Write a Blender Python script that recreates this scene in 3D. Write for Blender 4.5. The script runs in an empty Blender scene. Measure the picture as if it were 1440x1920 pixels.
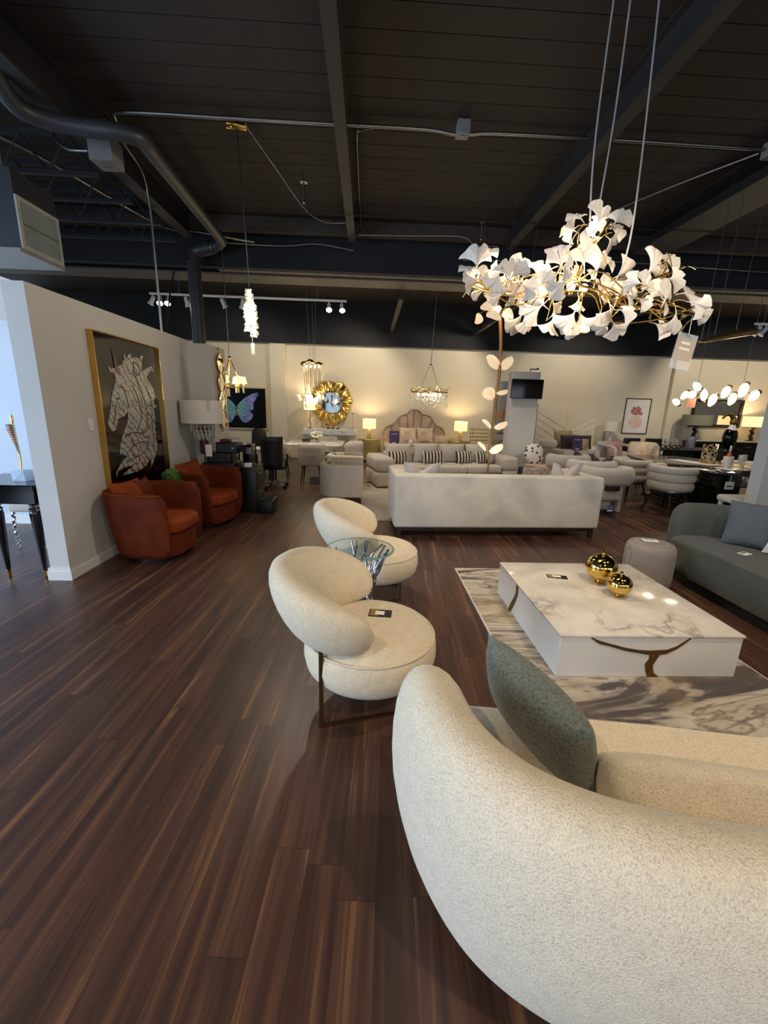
import bpy, bmesh, math, random
from mathutils import Vector, Matrix
random.seed(7)
PI = math.pi
R = math.radians
SC = bpy.context.scene
COL = SC.collection
def V(*a): return Vector(a)

# ------------------------------------------------------------------ mesh builder
class MB:
    def __init__(s): s.v = []; s.f = []
    def add(s, vs, fs, M=None):
        o = len(s.v)
        for p in vs:
            p = Vector(p)
            s.v.append(M @ p if M is not None else p)
        for f in fs: s.f.append([i + o for i in f])
        return s
    def box(s, x0, x1, y0, y1, z0, z1, M=None):
        vs = [(x, y, z) for z in (z0, z1) for y in (y0, y1) for x in (x0, x1)]
        fs = [(0, 2, 3, 1), (4, 5, 7, 6), (0, 1, 5, 4), (2, 6, 7, 3), (0, 4, 6, 2), (1, 3, 7, 5)]
        return s.add(vs, fs, M)
    def bm(s, bm, M=None):
        bm.verts.index_update()
        s.add([v.co.copy() for v in bm.verts], [[v.index for v in f.verts] for f in bm.faces], M)
        bm.free(); return s
    def rbox(s, x0, x1, y0, y1, z0, z1, r=.03, seg=3, M=None):
        b = bmesh.new(); bmesh.ops.create_cube(b, size=1)
        for v in b.verts:
            v.co = Vector(((x0+x1)/2 + v.co.x*(x1-x0), (y0+y1)/2 + v.co.y*(y1-y0), (z0+z1)/2 + v.co.z*(z1-z0)))
        r = min(r, .49*min(x1-x0, y1-y0, z1-z0))
        bmesh.ops.bevel(b, geom=b.edges[:], offset=r, segments=seg, profile=.5, affect='EDGES')
        return s.bm(b, M)
    def prism(s, out, z0, z1, M=None, r=0, seg=3):
        n = len(out)
        if r:
            b = bmesh.new()
            lo = [b.verts.new((x, y, z0)) for x, y in out]; hi = [b.verts.new((x, y, z1)) for x, y in out]
            b.faces.new(lo[::-1]); b.faces.new(hi)
            for i in range(n): b.faces.new((lo[i], lo[(i+1) % n], hi[(i+1) % n], hi[i]))
            es = [e for e in b.edges if abs(e.verts[0].co.z - e.verts[1].co.z) < 1e-6]
            bmesh.ops.bevel(b, geom=es, offset=r, segments=seg, profile=.5, affect='EDGES')
            return s.bm(b, M)
        vs = [(x, y, z0) for x, y in out] + [(x, y, z1) for x, y in out]
        fs = [list(range(n))[::-1], list(range(n, 2*n))] + [(i, (i+1) % n, n+(i+1) % n, n+i) for i in range(n)]
        return s.add(vs, fs, M)
    def loft(s, rings, cap=True, closed=True, loop=False, M=None):
        n = len(rings[0]); vs = [p for r in rings for p in r]; fs = []
        m = len(rings)
        for i in range(m if loop else m-1):
            for j in range(n if closed else n-1):
                fs.append((i*n+j, i*n+(j+1) % n, ((i+1) % m)*n+(j+1) % n, ((i+1) % m)*n+j))
        if cap and closed and not loop:
            fs.append(list(range(n))[::-1]); fs.append(list(range((m-1)*n, m*n)))
        return s.add(vs, fs, M)
    def lathe(s, prof, n=28, c=(0, 0, 0), sx=1, sy=1, M=None):
        rings = []
        for r, z in prof:
            rings.append([(c[0] + max(r, 1e-4)*math.cos(2*PI*k/n)*sx, c[1] + max(r, 1e-4)*math.sin(2*PI*k/n)*sy, c[2]+z) for k in range(n)])
        return s.loft(rings, M=M)
    def cyl(s, p0, p1, r0, r1=None, n=14, M=None):
        return s.tube([p0, p1], [r0, r0 if r1 is None else r1], n, M)
    def tube(s, pts, r, n=8, M=None, loop=False, flat=1.0):
        pts = [Vector(p) for p in pts]; m = len(pts)
        rs = r if isinstance(r, (list, tuple)) else [r]*m
        rings = []; prev = None
        for i, p in enumerate(pts):
            if loop: t = pts[(i+1) % m]-pts[i-1]
            else: t = pts[min(i+1, m-1)]-pts[max(i-1, 0)]
            t = t.normalized() if t.length > 1e-9 else Vector((0, 0, 1))
            if prev is None:
                a = Vector((0, 0, 1)) if abs(t.z) < .9 else Vector((1, 0, 0))
                u = t.cross(a).normalized()
            else:
                u = prev - t*prev.dot(t)
                u = u.normalized() if u.length > 1e-6 else t.orthogonal().normalized()
            prev = u; w = t.cross(u)
            rings.append([p + u*rs[i]*math.cos(2*PI*k/n) + w*rs[i]*flat*math.sin(2*PI*k/n) for k in range(n)])
        return s.loft(rings, loop=loop, M=M)
    def sph(s, c, r, sx=1, sy=1, sz=1, n=16, m=10, M=None):
        rings = []
        for i in range(m+1):
            a = PI*i/m - PI/2
            rings.append([(c[0]+max(1e-5, r*math.cos(a))*sx*math.cos(2*PI*k/n), c[1]+max(1e-5, r*math.cos(a))*sy*math.sin(2*PI*k/n), c[2]+r*sz*math.sin(a)) for k in range(n)])
        return s.loft(rings, M=M)
    def sup(s, c, a, b, cc, e1=.5, e2=.5, n=24, m=14, M=None):      # superellipsoid
        sg = lambda x, e: math.copysign(abs(x)**e, x)
        rings = []
        for i in range(m+1):
            t = PI*i/m - PI/2; ct = max(math.cos(t), 1e-5)
            rings.append([(c[0]+a*sg(ct, e1)*sg(math.cos(2*PI*k/n), e2), c[1]+b*sg(ct, e1)*sg(math.sin(2*PI*k/n), e2), c[2]+cc*sg(math.sin(t), e1)) for k in range(n)])
        return s.loft(rings, M=M)
    def grid(s, fn, nu, nv, M=None):
        vs = [fn(i/nu, j/nv) for j in range(nv+1) for i in range(nu+1)]
        fs = [(j*(nu+1)+i, j*(nu+1)+i+1, (j+1)*(nu+1)+i+1, (j+1)*(nu+1)+i) for j in range(nv) for i in range(nu)]
        return s.add(vs, fs, M)
    def pillow(s, w, h, t, n=14, pinch=.06, dent=0, M=None):          # stands in XZ, thickness along Y, base at z=0
        o = len(s.v)
        def pt(u, v, sg):
            a, b = 2*u-1, 2*v-1
            f = (max(0, 1-a*a)**.45)*(max(0, 1-b*b)**.45)
            x = w/2*a*(1-pinch*(1-b*b)); z = h/2*b*(1-pinch*(1-a*a))
            if dent and b > 0: z -= dent*h*math.exp(-(a/.35)**2)*b*b
            return (x, sg*t/2*f, z+h/2)
        s.grid(lambda u, v: pt(u, v, -1), n, n, M)
        k = len(s.f)
        s.grid(lambda u, v: pt(u, v, 1), n, n, M)
        for i in range(k, len(s.f)): s.f[i] = s.f[i][::-1]
        return s
    def mesh(s, name, smooth=True, ang=40):
        me = bpy.data.meshes.new(name)
        me.from_pydata([tuple(v) for v in s.v], [], s.f)
        b = bmesh.new(); b.from_mesh(me)
        bmesh.ops.remove_doubles(b, verts=b.verts[:], dist=1e-5)
        bmesh.ops.recalc_face_normals(b, faces=b.faces[:])
        b.to_mesh(me); b.free()
        if smooth:
            me.shade_smooth()
            me.set_sharp_from_angle(angle=R(ang))
        me.update()
        return me
    def build(s, name, m, parent=None, smooth=True, ang=40, loc=None, rz=0, label=None):
        o = bpy.data.objects.new(name, s.mesh(name, smooth, ang))
        COL.objects.link(o)
        if m is not None: o.data.materials.append(m)
        if parent: o.parent = parent
        if loc is not None: o.location = loc
        if rz: o.rotation_euler.z = rz
        if label: o['label'] = label
        return o

def thing(name, label, cat, loc=(0, 0, 0), rz=0, group=None):
    o = bpy.data.objects.new(name, None); COL.objects.link(o)
    o.empty_display_size = .1
    o.location = loc; o.rotation_euler = (0, 0, rz)
    o['label'] = label; o['category'] = cat
    if group: o['group'] = group
    return o
def tag(o, label, cat, group=None):
    o['label'] = label; o['category'] = cat
    if group: o['group'] = group
    return o
def struct(name, mb, m, smooth=False):
    o = mb.build(name, m, smooth=smooth); o['kind'] = 'structure'; return o
def dup(src, loc=None, rz=None, label=None, group=None, parent=None):
    c = src.copy(); COL.objects.link(c)
    if parent: c.parent = parent
    if loc is not None: c.location = loc
    if rz is not None: c.rotation_euler.z = rz
    if label: c['label'] = label
    if group: c['group'] = group
    for ch in list(src.children): dup(ch, parent=c)
    return c
def spline(pts, n=8):                                                # Catmull-Rom through points
    P = [Vector((p[0], p[1], p[2] if len(p) > 2 else 0)) for p in pts]; out = []
    for i in range(len(P)-1):
        a, b, c, d = P[max(i-1, 0)], P[i], P[i+1], P[min(i+2, len(P)-1)]
        for k in range(n):
            t = k/n
            out.append(.5*((2*b)+(c-a)*t+(2*a-5*b+4*c-d)*t*t+(3*b-a-3*c+d)*t**3))
    out.append(P[-1]); return out
def T(x=0, y=0, z=0, rx=0, ry=0, rz=0, s=1):
    return Matrix.Translation((x, y, z)) @ Matrix.Rotation(rz, 4, 'Z') @ Matrix.Rotation(ry, 4, 'Y') @ Matrix.Rotation(rx, 4, 'X') @ Matrix.Scale(s, 4)

# ------------------------------------------------------------------ materials
def hexc(r, g, b):
    f = lambda c: ((c/255+.055)/1.055)**2.4 if c > 10 else c/255/12.92
    return (f(r), f(g), f(b), 1)
class NT:
    def __init__(s, name):
        s.m = bpy.data.materials.new(name); s.m.use_nodes = True
        s.t = s.m.node_tree; s.b = s.t.nodes['Principled BSDF']
    def n(s, kind, **kw):
        nd = s.t.nodes.new(kind)
        for k, v in kw.items():
            if k.startswith('i_'):
                nd.inputs[k[2:].replace('_', ' ')].default_value = v
            else: setattr(nd, k, v)
        return nd
    def l(s, a, b): s.t.links.new(a, b)
    def co(s, scale=(1, 1, 1), rot=(0, 0, 0), kind='Object'):
        tc = s.n('ShaderNodeTexCoord'); mp = s.n('ShaderNodeMapping')
        mp.inputs['Scale'].default_value = scale; mp.inputs['Rotation'].default_value = rot
        s.l(tc.outputs[kind], mp.inputs[0]); return mp.outputs[0]
    def noise(s, vec, scale, detail=3, rough=.5, dist=0):
        nd = s.n('ShaderNodeTexNoise'); nd.inputs['Scale'].default_value = scale
        nd.inputs['Detail'].default_value = detail; nd.inputs['Roughness'].default_value = rough
        nd.inputs['Distortion'].default_value = dist
        s.l(vec, nd.inputs['Vector']); return nd.outputs['Fac']
    def vor(s, vec, scale, feature='F1', out='Distance'):
        nd = s.n('ShaderNodeTexVoronoi', feature=feature); nd.inputs['Scale'].default_value = scale
        s.l(vec, nd.inputs['Vector']); return nd.outputs[out]
    def ramp(s, fac, stops, interp='LINEAR'):
        nd = s.n('ShaderNodeValToRGB'); cr = nd.color_ramp; cr.interpolation = interp
        while len(cr.elements) < len(stops): cr.elements.new(.5)
        for e, (p, c) in zip(cr.elements, stops):
            e.position = p; e.color = c if len(c) == 4 else (*c, 1)
        s.l(fac, nd.inputs[0]); return nd.outputs[0]
    def mix(s, fac, a, b, blend='MIX'):
        nd = s.n('ShaderNodeMix', data_type='RGBA', blend_type=blend)
        for val, i in ((fac, 0), (a, 6), (b, 7)):
            if hasattr(val, 'is_output'): s.l(val, nd.inputs[i])
            else: nd.inputs[i].default_value = val
        return nd.outputs[2]
    def math(s, op, a, b=0.0):
        nd = s.n('ShaderNodeMath', operation=op)
        for val, i in ((a, 0), (b, 1)):
            if hasattr(val, 'is_output'): s.l(val, nd.inputs[i])
            else: nd.inputs[i].default_value = val
        return nd.outputs[0]
    def bump(s, h, strength=.3, dist=.01):
        nd = s.n('ShaderNodeBump'); nd.inputs['Strength'].default_value = strength; nd.inputs['Distance'].default_value = dist
        s.l(h, nd.inputs['Height']); s.l(nd.outputs[0], s.b.inputs['Normal'])
    def set(s, **kw):
        for k, v in kw.items():
            i = s.b.inputs[k.replace('_', ' ')]
            if hasattr(v, 'is_output'): s.l(v, i)
            else: i.default_value = v
        return s.m
MATS = {}
def mat(name, rgb, rough=.5, metal=0, var=.12, vscale=6, bump=0, bscale=80, bdist=.004, sheen=0, emit=0, trans=0, ior=1.45, spec=None, alpha=None, ergb=None):
    if name in MATS: return MATS[name]
    t = NT(name); c = hexc(*rgb); co = t.co()
    if var:
        k = t.noise(co, vscale, 4)
        d = tuple(x*(1-var) for x in c[:3]); u = tuple(min(1, x*(1+var)) for x in c[:3])
        t.set(Base_Color=t.ramp(k, [(.3, d), (.7, u)]))
    else: t.set(Base_Color=c)
    t.set(Roughness=rough, Metallic=metal)
    if bump: t.bump(t.noise(co, bscale, 3, .6), bump, bdist)
    if sheen: t.set(Sheen_Weight=sheen, Sheen_Roughness=.4)
    if emit: t.set(Emission_Color=hexc(*(ergb or rgb)), Emission_Strength=emit)
    if trans: t.set(Transmission_Weight=trans, IOR=ior)
    if spec is not None: t.set(Specular_IOR_Level=spec)
    if alpha is not None: t.set(Alpha=alpha)
    MATS[name] = t.m; return t.m
def boucle(name, rgb, scale=150, strength=.9, dist=.004, var=.3):
    t = NT(name); co = t.co(); c = hexc(*rgb)
    nz = t.noise(co, 22, 3, .6)
    wob = t.n('ShaderNodeVectorMath', operation='ADD'); sc = t.n('ShaderNodeTexNoise'); sc.inputs['Scale'].default_value = 60
    t.l(co, sc.inputs['Vector']); ms = t.n('ShaderNodeVectorMath', operation='SCALE'); ms.inputs['Scale'].default_value = .012
    t.l(sc.outputs['Color'], ms.inputs[0]); t.l(co, wob.inputs[0]); t.l(ms.outputs[0], wob.inputs[1])
    v = t.vor(wob.outputs[0], scale, 'SMOOTH_F1')
    col = t.ramp(v, [(.0, tuple(min(1, x*1.08) for x in c[:3])), (.35, c[:3]), (.75, tuple(x*(1-var) for x in c[:3]))])
    big = t.ramp(nz, [(.3, (.9, .9, .9)), (.7, (1, 1, 1))])
    t.set(Base_Color=t.mix(1.0, col, big, 'MULTIPLY'), Roughness=.95, Sheen_Weight=.25, Specular_IOR_Level=.15)
    inv = t.math('SUBTRACT', 1.0, v)
    t.bump(inv, strength, dist); return t.m
def weave(name, rgb, scale=260, var=.18, bump=.25):
    t = NT(name); co = t.co(); c = hexc(*rgb)
    a = t.n('ShaderNodeTexWave', wave_type='BANDS', bands_direction='X'); b = t.n('ShaderNodeTexWave', wave_type='BANDS', bands_direction='Z')
    for w in (a, b):
        w.inputs['Scale'].default_value = scale/6; w.inputs['Distortion'].default_value = 2; w.inputs['Detail'].default_value = 2
        t.l(co, w.inputs['Vector'])
    k = t.math('MULTIPLY', a.outputs['Fac'], b.outputs['Fac'])
    n = t.noise(co, 9, 4, .6)
    col = t.ramp(k, [(0, tuple(x*(1-var) for x in c[:3])), (1, tuple(min(1, x*(1+var)) for x in c[:3]))])
    t.set(Base_Color=t.mix(1.0, col, t.ramp(n, [(.3, (.88, .88, .88)), (.7, (1, 1, 1))]), 'MULTIPLY'), Roughness=.9, Sheen_Weight=.15, Specular_IOR_Level=.2)
    t.bump(k, bump, .002); return t.m
def stripes(name, c1, c2, freq, axis='X', soft=.02, rough=.85, thresh=.5):
    t = NT(name); co = t.co(); sp = t.n('ShaderNodeSeparateXYZ'); t.l(co, sp.inputs[0])
    f = t.math('FRACT', t.math('MULTIPLY', sp.outputs[axis], freq))
    f = t.math('ABSOLUTE', t.math('SUBTRACT', f, .5)); f = t.math('MULTIPLY', f, 2.0)
    col = t.ramp(f, [(thresh-soft, hexc(*c1)), (thresh+soft, hexc(*c2))])
    n = t.noise(co, 40, 3)
    t.set(Base_Color=t.mix(1.0, col, t.ramp(n, [(.3, (.85, .85, .85)), (.7, (1, 1, 1))]), 'MULTIPLY'), Roughness=rough)
    t.bump(n, .15, .003); return t.m
def velvet(name, rgb):
    t = NT(name); co = t.co(); c = hexc(*rgb)
    n = t.noise(co, 5, 4, .6, .6)
    col = t.ramp(n, [(.35, tuple(x*.75 for x in c[:3])), (.65, tuple(min(1, x*1.15) for x in c[:3]))])
    t.set(Base_Color=col, Roughness=.75, Sheen_Weight=.2, Sheen_Roughness=.4, Sheen_Tint=c, Specular_IOR_Level=.2)
    t.bump(t.noise(co, 90, 3), .1, .003); return t.m
def glowmat(name, rgb, s):
    t = NT(name); co = t.co(); n = t.noise(co, 20, 2)
    c = hexc(*rgb)
    t.set(Base_Color=c, Emission_Color=t.ramp(n, [(.2, tuple(x*.92 for x in c[:3])), (.8, c[:3])]), Emission_Strength=s); return t.m

M_GOLD = mat('brass', (212, 170, 95), .22, 1, .08)
M_POLGOLD = mat('polished_gold', (225, 190, 105), .06, 1, .03)
M_BRONZE = mat('bronze', (120, 95, 68), .35, 1, .1)
M_CHROME = mat('chrome', (205, 205, 208), .07, 1, .04, bump=.25, bscale=60)
M_STEEL = mat('galvanised_steel', (150, 150, 150), .35, 1, .15, 30)
M_BLACK = mat('black_metal', (14, 14, 15), .45, 0, .2)
M_BLACKPL = mat('black_plastic', (20, 20, 22), .4, 0, .15)
M_BLACKGL = mat('black_gloss', (8, 8, 10), .08, 0, .1)
M_DARKWOOD = mat('dark_wood', (42, 28, 22), .45, 0, .3, 14)
M_WHITE = mat('white_lacquer', (226, 224, 220), .3, 0, .02)
M_PAPER = mat('paper', (232, 230, 226), .7, 0, .03)
M_CARDK = mat('card_dark', (32, 28, 26), .5, 0, .1)
M_CARDG = mat('card_gold', (150, 120, 60), .5, 0, .1)
M_PURPLE = mat('purple_card', (62, 38, 88), .5, 0, .06)
M_BOUCLE = boucle('cream_boucle', (228, 212, 184), 300, .6, .0025, .3)
M_BOUCLE_BIG = boucle('ivory_boucle', (228, 213, 188), 270, .65, .0028, .3)
M_GREENB = boucle('grey_green_boucle', (112, 116, 106), 130, .8, .005, .5)
M_GREEN = weave('slate_green_fabric', (82, 84, 78), 300)
M_SLATE = weave('slate_blue_fabric', (88, 94, 100), 300)
M_GREYB = weave('grey_boucle', (150, 140, 130), 200, .3, .5)
M_LINEN = weave('cream_linen', (214, 204, 188), 260, .1)
M_GREYF = weave('grey_fabric', (198, 189, 178), 260, .12)
M_OFFW = weave('offwhite_fabric', (222, 216, 206), 260, .08)
M_CHARC = weave('charcoal_fabric', (60, 56, 58), 200)
M_ORANGE = velvet('rust_velvet', (98, 37, 10))
M_ORANGE2 = velvet('rust_velvet_light', (132, 56, 18))
M_PINK = velvet('pink_velvet', (206, 160, 158))
M_BEIGE = velvet('beige_velvet', (226, 204, 180))
M_ROSE = velvet('taupe_velvet', (196, 172, 152))
M_STRIPE = stripes('striped_fabric', (44, 36, 34), (214, 204, 186), 14)
M_CRYSTAL = mat('crystal', (250, 248, 240), .04, 0, 0, trans=.6, ior=1.5)
def shade_mat(name, rgb, em):
    return mat(name, rgb, .8, 0, .04, 10, emit=em, ergb=(255, 226, 160))
M_SHADE_ON = shade_mat('lit_lampshade', (240, 225, 190), 1.1)
M_SHADE_OFF = mat('linen_lampshade', (225, 218, 205), .8, 0, .05)
M_BULB = glowmat('warm_bulb', (255, 236, 200), 14)
M_SPOT = glowmat('spot_lens', (255, 240, 205), 40)
POINTS = []
# viewing geometry of the photograph: a pixel plus a known depth (or height) gives a point in the room
FPX, YAW, PIT, ROLL, EYE = 790., .0425, .2455, .0295, 1.6
_f = Vector((math.sin(YAW)*math.cos(PIT), math.cos(YAW)*math.cos(PIT), -math.sin(PIT)))
_r0 = Vector((math.cos(YAW), -math.sin(YAW), 0)); _u0 = _r0.cross(_f)
_r = math.cos(ROLL)*_r0 + math.sin(ROLL)*_u0; _u = -math.sin(ROLL)*_r0 + math.cos(ROLL)*_u0
def at(x, y, Y):
    d = (x-720)/FPX*_r - (y-960)/FPX*_u + _f
    return Vector((0, 0, EYE)) + d*(Y/d.y)
def atz(x, y, z):
    d = (x-720)/FPX*_r - (y-960)/FPX*_u + _f
    return Vector((0, 0, EYE)) + d*((z-EYE)/d.z)

# ------------------------------------------------------------------ the shell
def floor_mat():
    t = NT('walnut_planks'); co = t.co(rot=(0, 0, R(3)))
    sp = t.n('ShaderNodeSeparateXYZ'); t.l(co, sp.inputs[0])
    W, L = .125, 1.25
    xs = t.math('DIVIDE', sp.outputs['X'], W); ix = t.math('FLOOR', xs); fx = t.math('FRACT', xs)
    wn = t.n('ShaderNodeTexWhiteNoise', noise_dimensions='1D'); t.l(ix, wn.inputs['W'])
    ys = t.math('ADD', t.math('DIVIDE', sp.outputs['Y'], L), wn.outputs['Value']); iy = t.math('FLOOR', ys); fy = t.math('FRACT', ys)
    cb = t.n('ShaderNodeCombineXYZ'); t.l(ix, cb.inputs[0]); t.l(iy, cb.inputs[1])
    pn = t.n('ShaderNodeTexWhiteNoise', noise_dimensions='2D'); t.l(cb.outputs[0], pn.inputs['Vector'])
    off = t.n('ShaderNodeVectorMath', operation='MULTIPLY_ADD'); off.inputs[1].default_value = (1, 1, 1)
    t.l(co, off.inputs[0]); s3 = t.n('ShaderNodeVectorMath', operation='SCALE'); s3.inputs['Scale'].default_value = 13
    t.l(pn.outputs['Color'], s3.inputs[0]); t.l(s3.outputs[0], off.inputs[2])
    mp = t.n('ShaderNodeMapping'); mp.inputs['Scale'].default_value = (15, .62, 1); t.l(off.outputs[0], mp.inputs[0])
    g1 = t.noise(mp.outputs[0], 1.0, 6, .62, .5)
    mp2 = t.n('ShaderNodeMapping'); mp2.inputs['Scale'].default_value = (120, 3, 1); t.l(off.outputs[0], mp2.inputs[0])
    g2 = t.noise(mp2.outputs[0], 1.0, 4, .6)
    base = t.ramp(g1, [(.28, hexc(54, 37, 31)), (.47, hexc(74, 50, 40)), (.58, hexc(92, 62, 47)), (.68, hexc(130, 92, 60)), (.8, hexc(100, 68, 51))])
    tone = t.ramp(pn.outputs['Value'], [(0, (.84, .83, .84)), (1, (1.1, 1.08, 1.05))])
    c = t.mix(1.0, base, tone, 'MULTIPLY')
    c = t.mix(.35, c, t.ramp(g2, [(.3, (.6, .58, .56)), (.7, (1.15, 1.15, 1.15))]), 'MULTIPLY')
    ex = t.math('MINIMUM', fx, t.math('SUBTRACT', 1.0, fx)); ey = t.math('MINIMUM', fy, t.math('SUBTRACT', 1.0, fy))
    seam = t.math('MAXIMUM', t.math('LESS_THAN', ex, .012), t.math('LESS_THAN', ey, .0016))
    c = t.mix(t.math('MULTIPLY', seam, .35), c, hexc(16, 10, 9))
    t.set(Base_Color=c, Roughness=t.math('ADD', t.math('MULTIPLY', g2, .12), .33), Specular_IOR_Level=.45)
    h = t.math('SUBTRACT', g2, t.math('MULTIPLY', seam, 1.5)); t.bump(h, .12, .002)
    return t.m
M_FLOOR = floor_mat()
M_WALL = mat('cream_plaster', (222, 212, 192), .8, 0, .03, 2, bump=.06, bscale=25)
M_WALLW = mat('white_plaster', (204, 200, 194), .8, 0, .03, 2, bump=.06, bscale=25)
M_FARW = mat('pale_blue_grey_plaster', (196, 202, 210), .8, 0, .03, 2, bump=.06, bscale=25)
M_NAVY = mat('dark_navy_paint', (20, 22, 27), .75, 0, .2, 3)
M_DECK = mat('dark_brown_deck', (27, 19, 15), .7, 0, .25, 4)
M_BEAM = mat('dark_beam_paint', (30, 28, 28), .6, 0, .2, 4)
M_FLANGE = mat('lit_beam_flange', (96, 90, 84), .55, 0, .2, 5)  # paler than the beams: light on the flanges is put into the colour
M_DUCT = mat('painted_duct', (18, 23, 30), .6, 0, .2, 4)

struct('floor', MB().box(-9, 14, -4.3, 13.2, -.1, 0), M_FLOOR)
# corrugated deck
b = MB(); prof = []
y = -4.3
while y < 13.2:
    prof += [(y, 4.4), (y+.236, 4.4), (y+.2362, 4.46), (y+.2448, 4.46), (y+.245, 4.4)]; y += .2451
rings = [[(x, p[0], p[1]) for p in prof] for x in (-9, 14)]
b.loft(rings, cap=False, closed=False); b.box(-9, 14, -4.3, 13.2, 4.47, 4.55)
struct('ceiling', b, M_DECK)
ZW = 3.29
struct('wall_back', MB().box(-9, 14, 13, 13.2, 0, 4.5), M_WALL)
b = MB().box(-9, 14, 12.86, 13, ZW, 4.4).box(-9, 14, 12.83, 12.86, ZW-.03, ZW+.05)
struct('trim_1', b, M_NAVY)
struct('trim_2', MB().box(-2.86, -2.42, 12.9, 13, 0, ZW-.03), M_WALL)
struct('trim_3', MB().box(9.1, 9.32, 12.88, 13, 0, ZW-.03), M_WALL)
# display partition on the left, with a short return
struct('wall_left', MB().box(-2.82, -2.65, 3.64, 6.62, 0, 2.45), M_WALLW)
struct('wall_return', MB().box(-2.82, -2.34, 6.62, 7.3, 0, 2.41), M_WALLW)
b = MB().box(-2.84, -2.632, 3.622, 3.64, 0, .085).box(-2.833, -2.639, 3.628, 3.64, .085, .115)
b.box(-2.65, -2.636, 3.64, 6.62, 0, .085)
struct('baseboard_left', b, M_WHITE)
# bright far room beyond the partition
struct('wall_far_left', MB().box(-9, -2.9, 5.42, 5.55, 0, 2.44), M_FARW)
struct('baseboard_far', MB().box(-9, -2.9, 5.40, 5.42, 0, .12), M_WHITE)
struct('wall_right', MB().box(5.18, 6.5, 5.3, 5.48, 0, 2.45), M_WALLW)
struct('wall_pillar', MB().box(3.29, 3.93, 10, 10.3, 0, 2.46), M_WALLW)
struct('wall_east', MB().box(14, 14.2, -4.3, 13.2, 0, 4.5), M_WALL)
# shop front behind the camera and side windows that let the daylight in
def wall_with_openings(name, axis, c, a0, a1, ops, sill, head, m):
    b = MB()
    def seg(u0, u1, z0, z1):
        if axis == 'x': b.box(c-.1, c+.1, u0, u1, z0, z1)
        else: b.box(u0, u1, c-.1, c+.1, z0, z1)
    seg(a0, a1, 0, sill); seg(a0, a1, head, 4.5)
    e = a0
    for o0, o1 in ops: seg(e, o0, sill, head); e = o1
    seg(e, a1, sill, head)
    struct(name, b, m)
wops = [(-3.6, -.8), (.4, 4.6)]; fops = [(-6.2, -3.4), (-3, 0), (.4, 3.4), (3.8, 6.8), (7.2, 10.2)]
wall_with_openings('wall_west', 'x', -6.8, -4.3, 5.42, wops, .25, 2.9, M_NAVY)
wall_with_openings('wall_front', 'y', -4.2, -9, 14, fops, .25, 2.9, M_NAVY)
n = 1
for (o0, o1) in wops:
    struct('window_%d' % n, MB().box(-6.85, -6.75, o0, o0+.06, .25, 2.9).box(-6.85, -6.75, o1-.06, o1, .25, 2.9).box(-6.85, -6.75, o0+.06, o1-.06, .25, .31).box(-6.85, -6.75, o0+.06, o1-.06, 2.84, 2.9).box(-6.82, -6.78, (o0+o1)/2-.03, (o0+o1)/2+.03, .31, 2.84), M_STEEL); n += 1
for (o0, o1) in fops:
    struct('window_%d' % n, MB().box(o0, o0+.06, -4.25, -4.15, .25, 2.9).box(o1-.06, o1, -4.25, -4.15, .25, 2.9).box(o0+.06, o1-.06, -4.25, -4.15, .25, .31).box(o0+.06, o1-.06, -4.25, -4.15, 2.84, 2.9).box((o0+o1)/2-.03, (o0+o1)/2+.03, -4.22, -4.18, .31, 2.84), M_STEEL); n += 1
struct('trim_4', MB().box(-9, -6.9, -4.3, 5.42, 0, .02), M_NAVY)

# roof beams
def ibeam_y(name, x0, x1, y0, y1, zb, zt=4.4):
    xm = (x0+x1)/2
    o = struct(name, MB().box(x0, x1, y0, y1, zb, zb+.025).box(xm-.012, xm+.012, y0, y1, zb+.025, zt-.02).box(x0, x1, y0, y1, zt-.02, zt), M_BEAM)
    return o
ibeam_y('trim_5', -.37, -.255, -4, 7.5, 4.1)
ibeam_y('trim_6', 2.14, 2.27, -4, 7.5, 4.1)
ibeam_y('trim_7', -2.92, -2.76, -4, 7.5, 4.05)
ibeam_y('trim_8', 4.2, 4.75, -4, 7.5, 4.1)
struct('trim_9', MB().box(-9, 14, 7.5, 7.62, 4.2, 4.4), mat('lit_purlin', (58, 48, 40), .6, 0, .2, 4))  # brown of a band catching light, painted into its colour
# deep transverse girder: dark web, lower flange in a paler, lit tone
struct('trim_10', MB().box(-9, 14, 8.62, 8.7, 3.83, 4.4), M_NAVY)
struct('trim_11', MB().box(-9, 14, 8.4, 8.92, 3.8, 3.83), M_FLANGE)
struct('trim_12', MB().box(-2.6, 14, 8.02, 8.14, 3.77, 3.82), M_FLANGE)
struct('trim_13', MB().box(-9, 14, 7.9, 8.02, 3.78, 4.4), M_NAVY)
for i, x in enumerate((.55, 2.9, 5.6)):
    struct('trim_%d' % (14+i), MB().box(x, x+.09, 8.92, 12.86, 3.62, 3.72), M_BEAM)
# open web joists in the left bay
for i in range(4):
    yj = 5.4+.62*i; b = MB().box(-9, -2.95, yj, yj+.05, 4.28, 4.33).box(-9, -2.95, yj, yj+.05, 3.92, 3.96)
    xx = -9
    while xx < -3.3:
        b.cyl((xx, yj+.02, 3.94), (xx+.25, yj+.02, 4.3), .012, n=6); b.cyl((xx+.25, yj+.02, 4.3), (xx+.5, yj+.02, 3.94), .012, n=6); xx += .5
    struct('trim_%d' % (20+i), b, M_DUCT)


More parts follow.
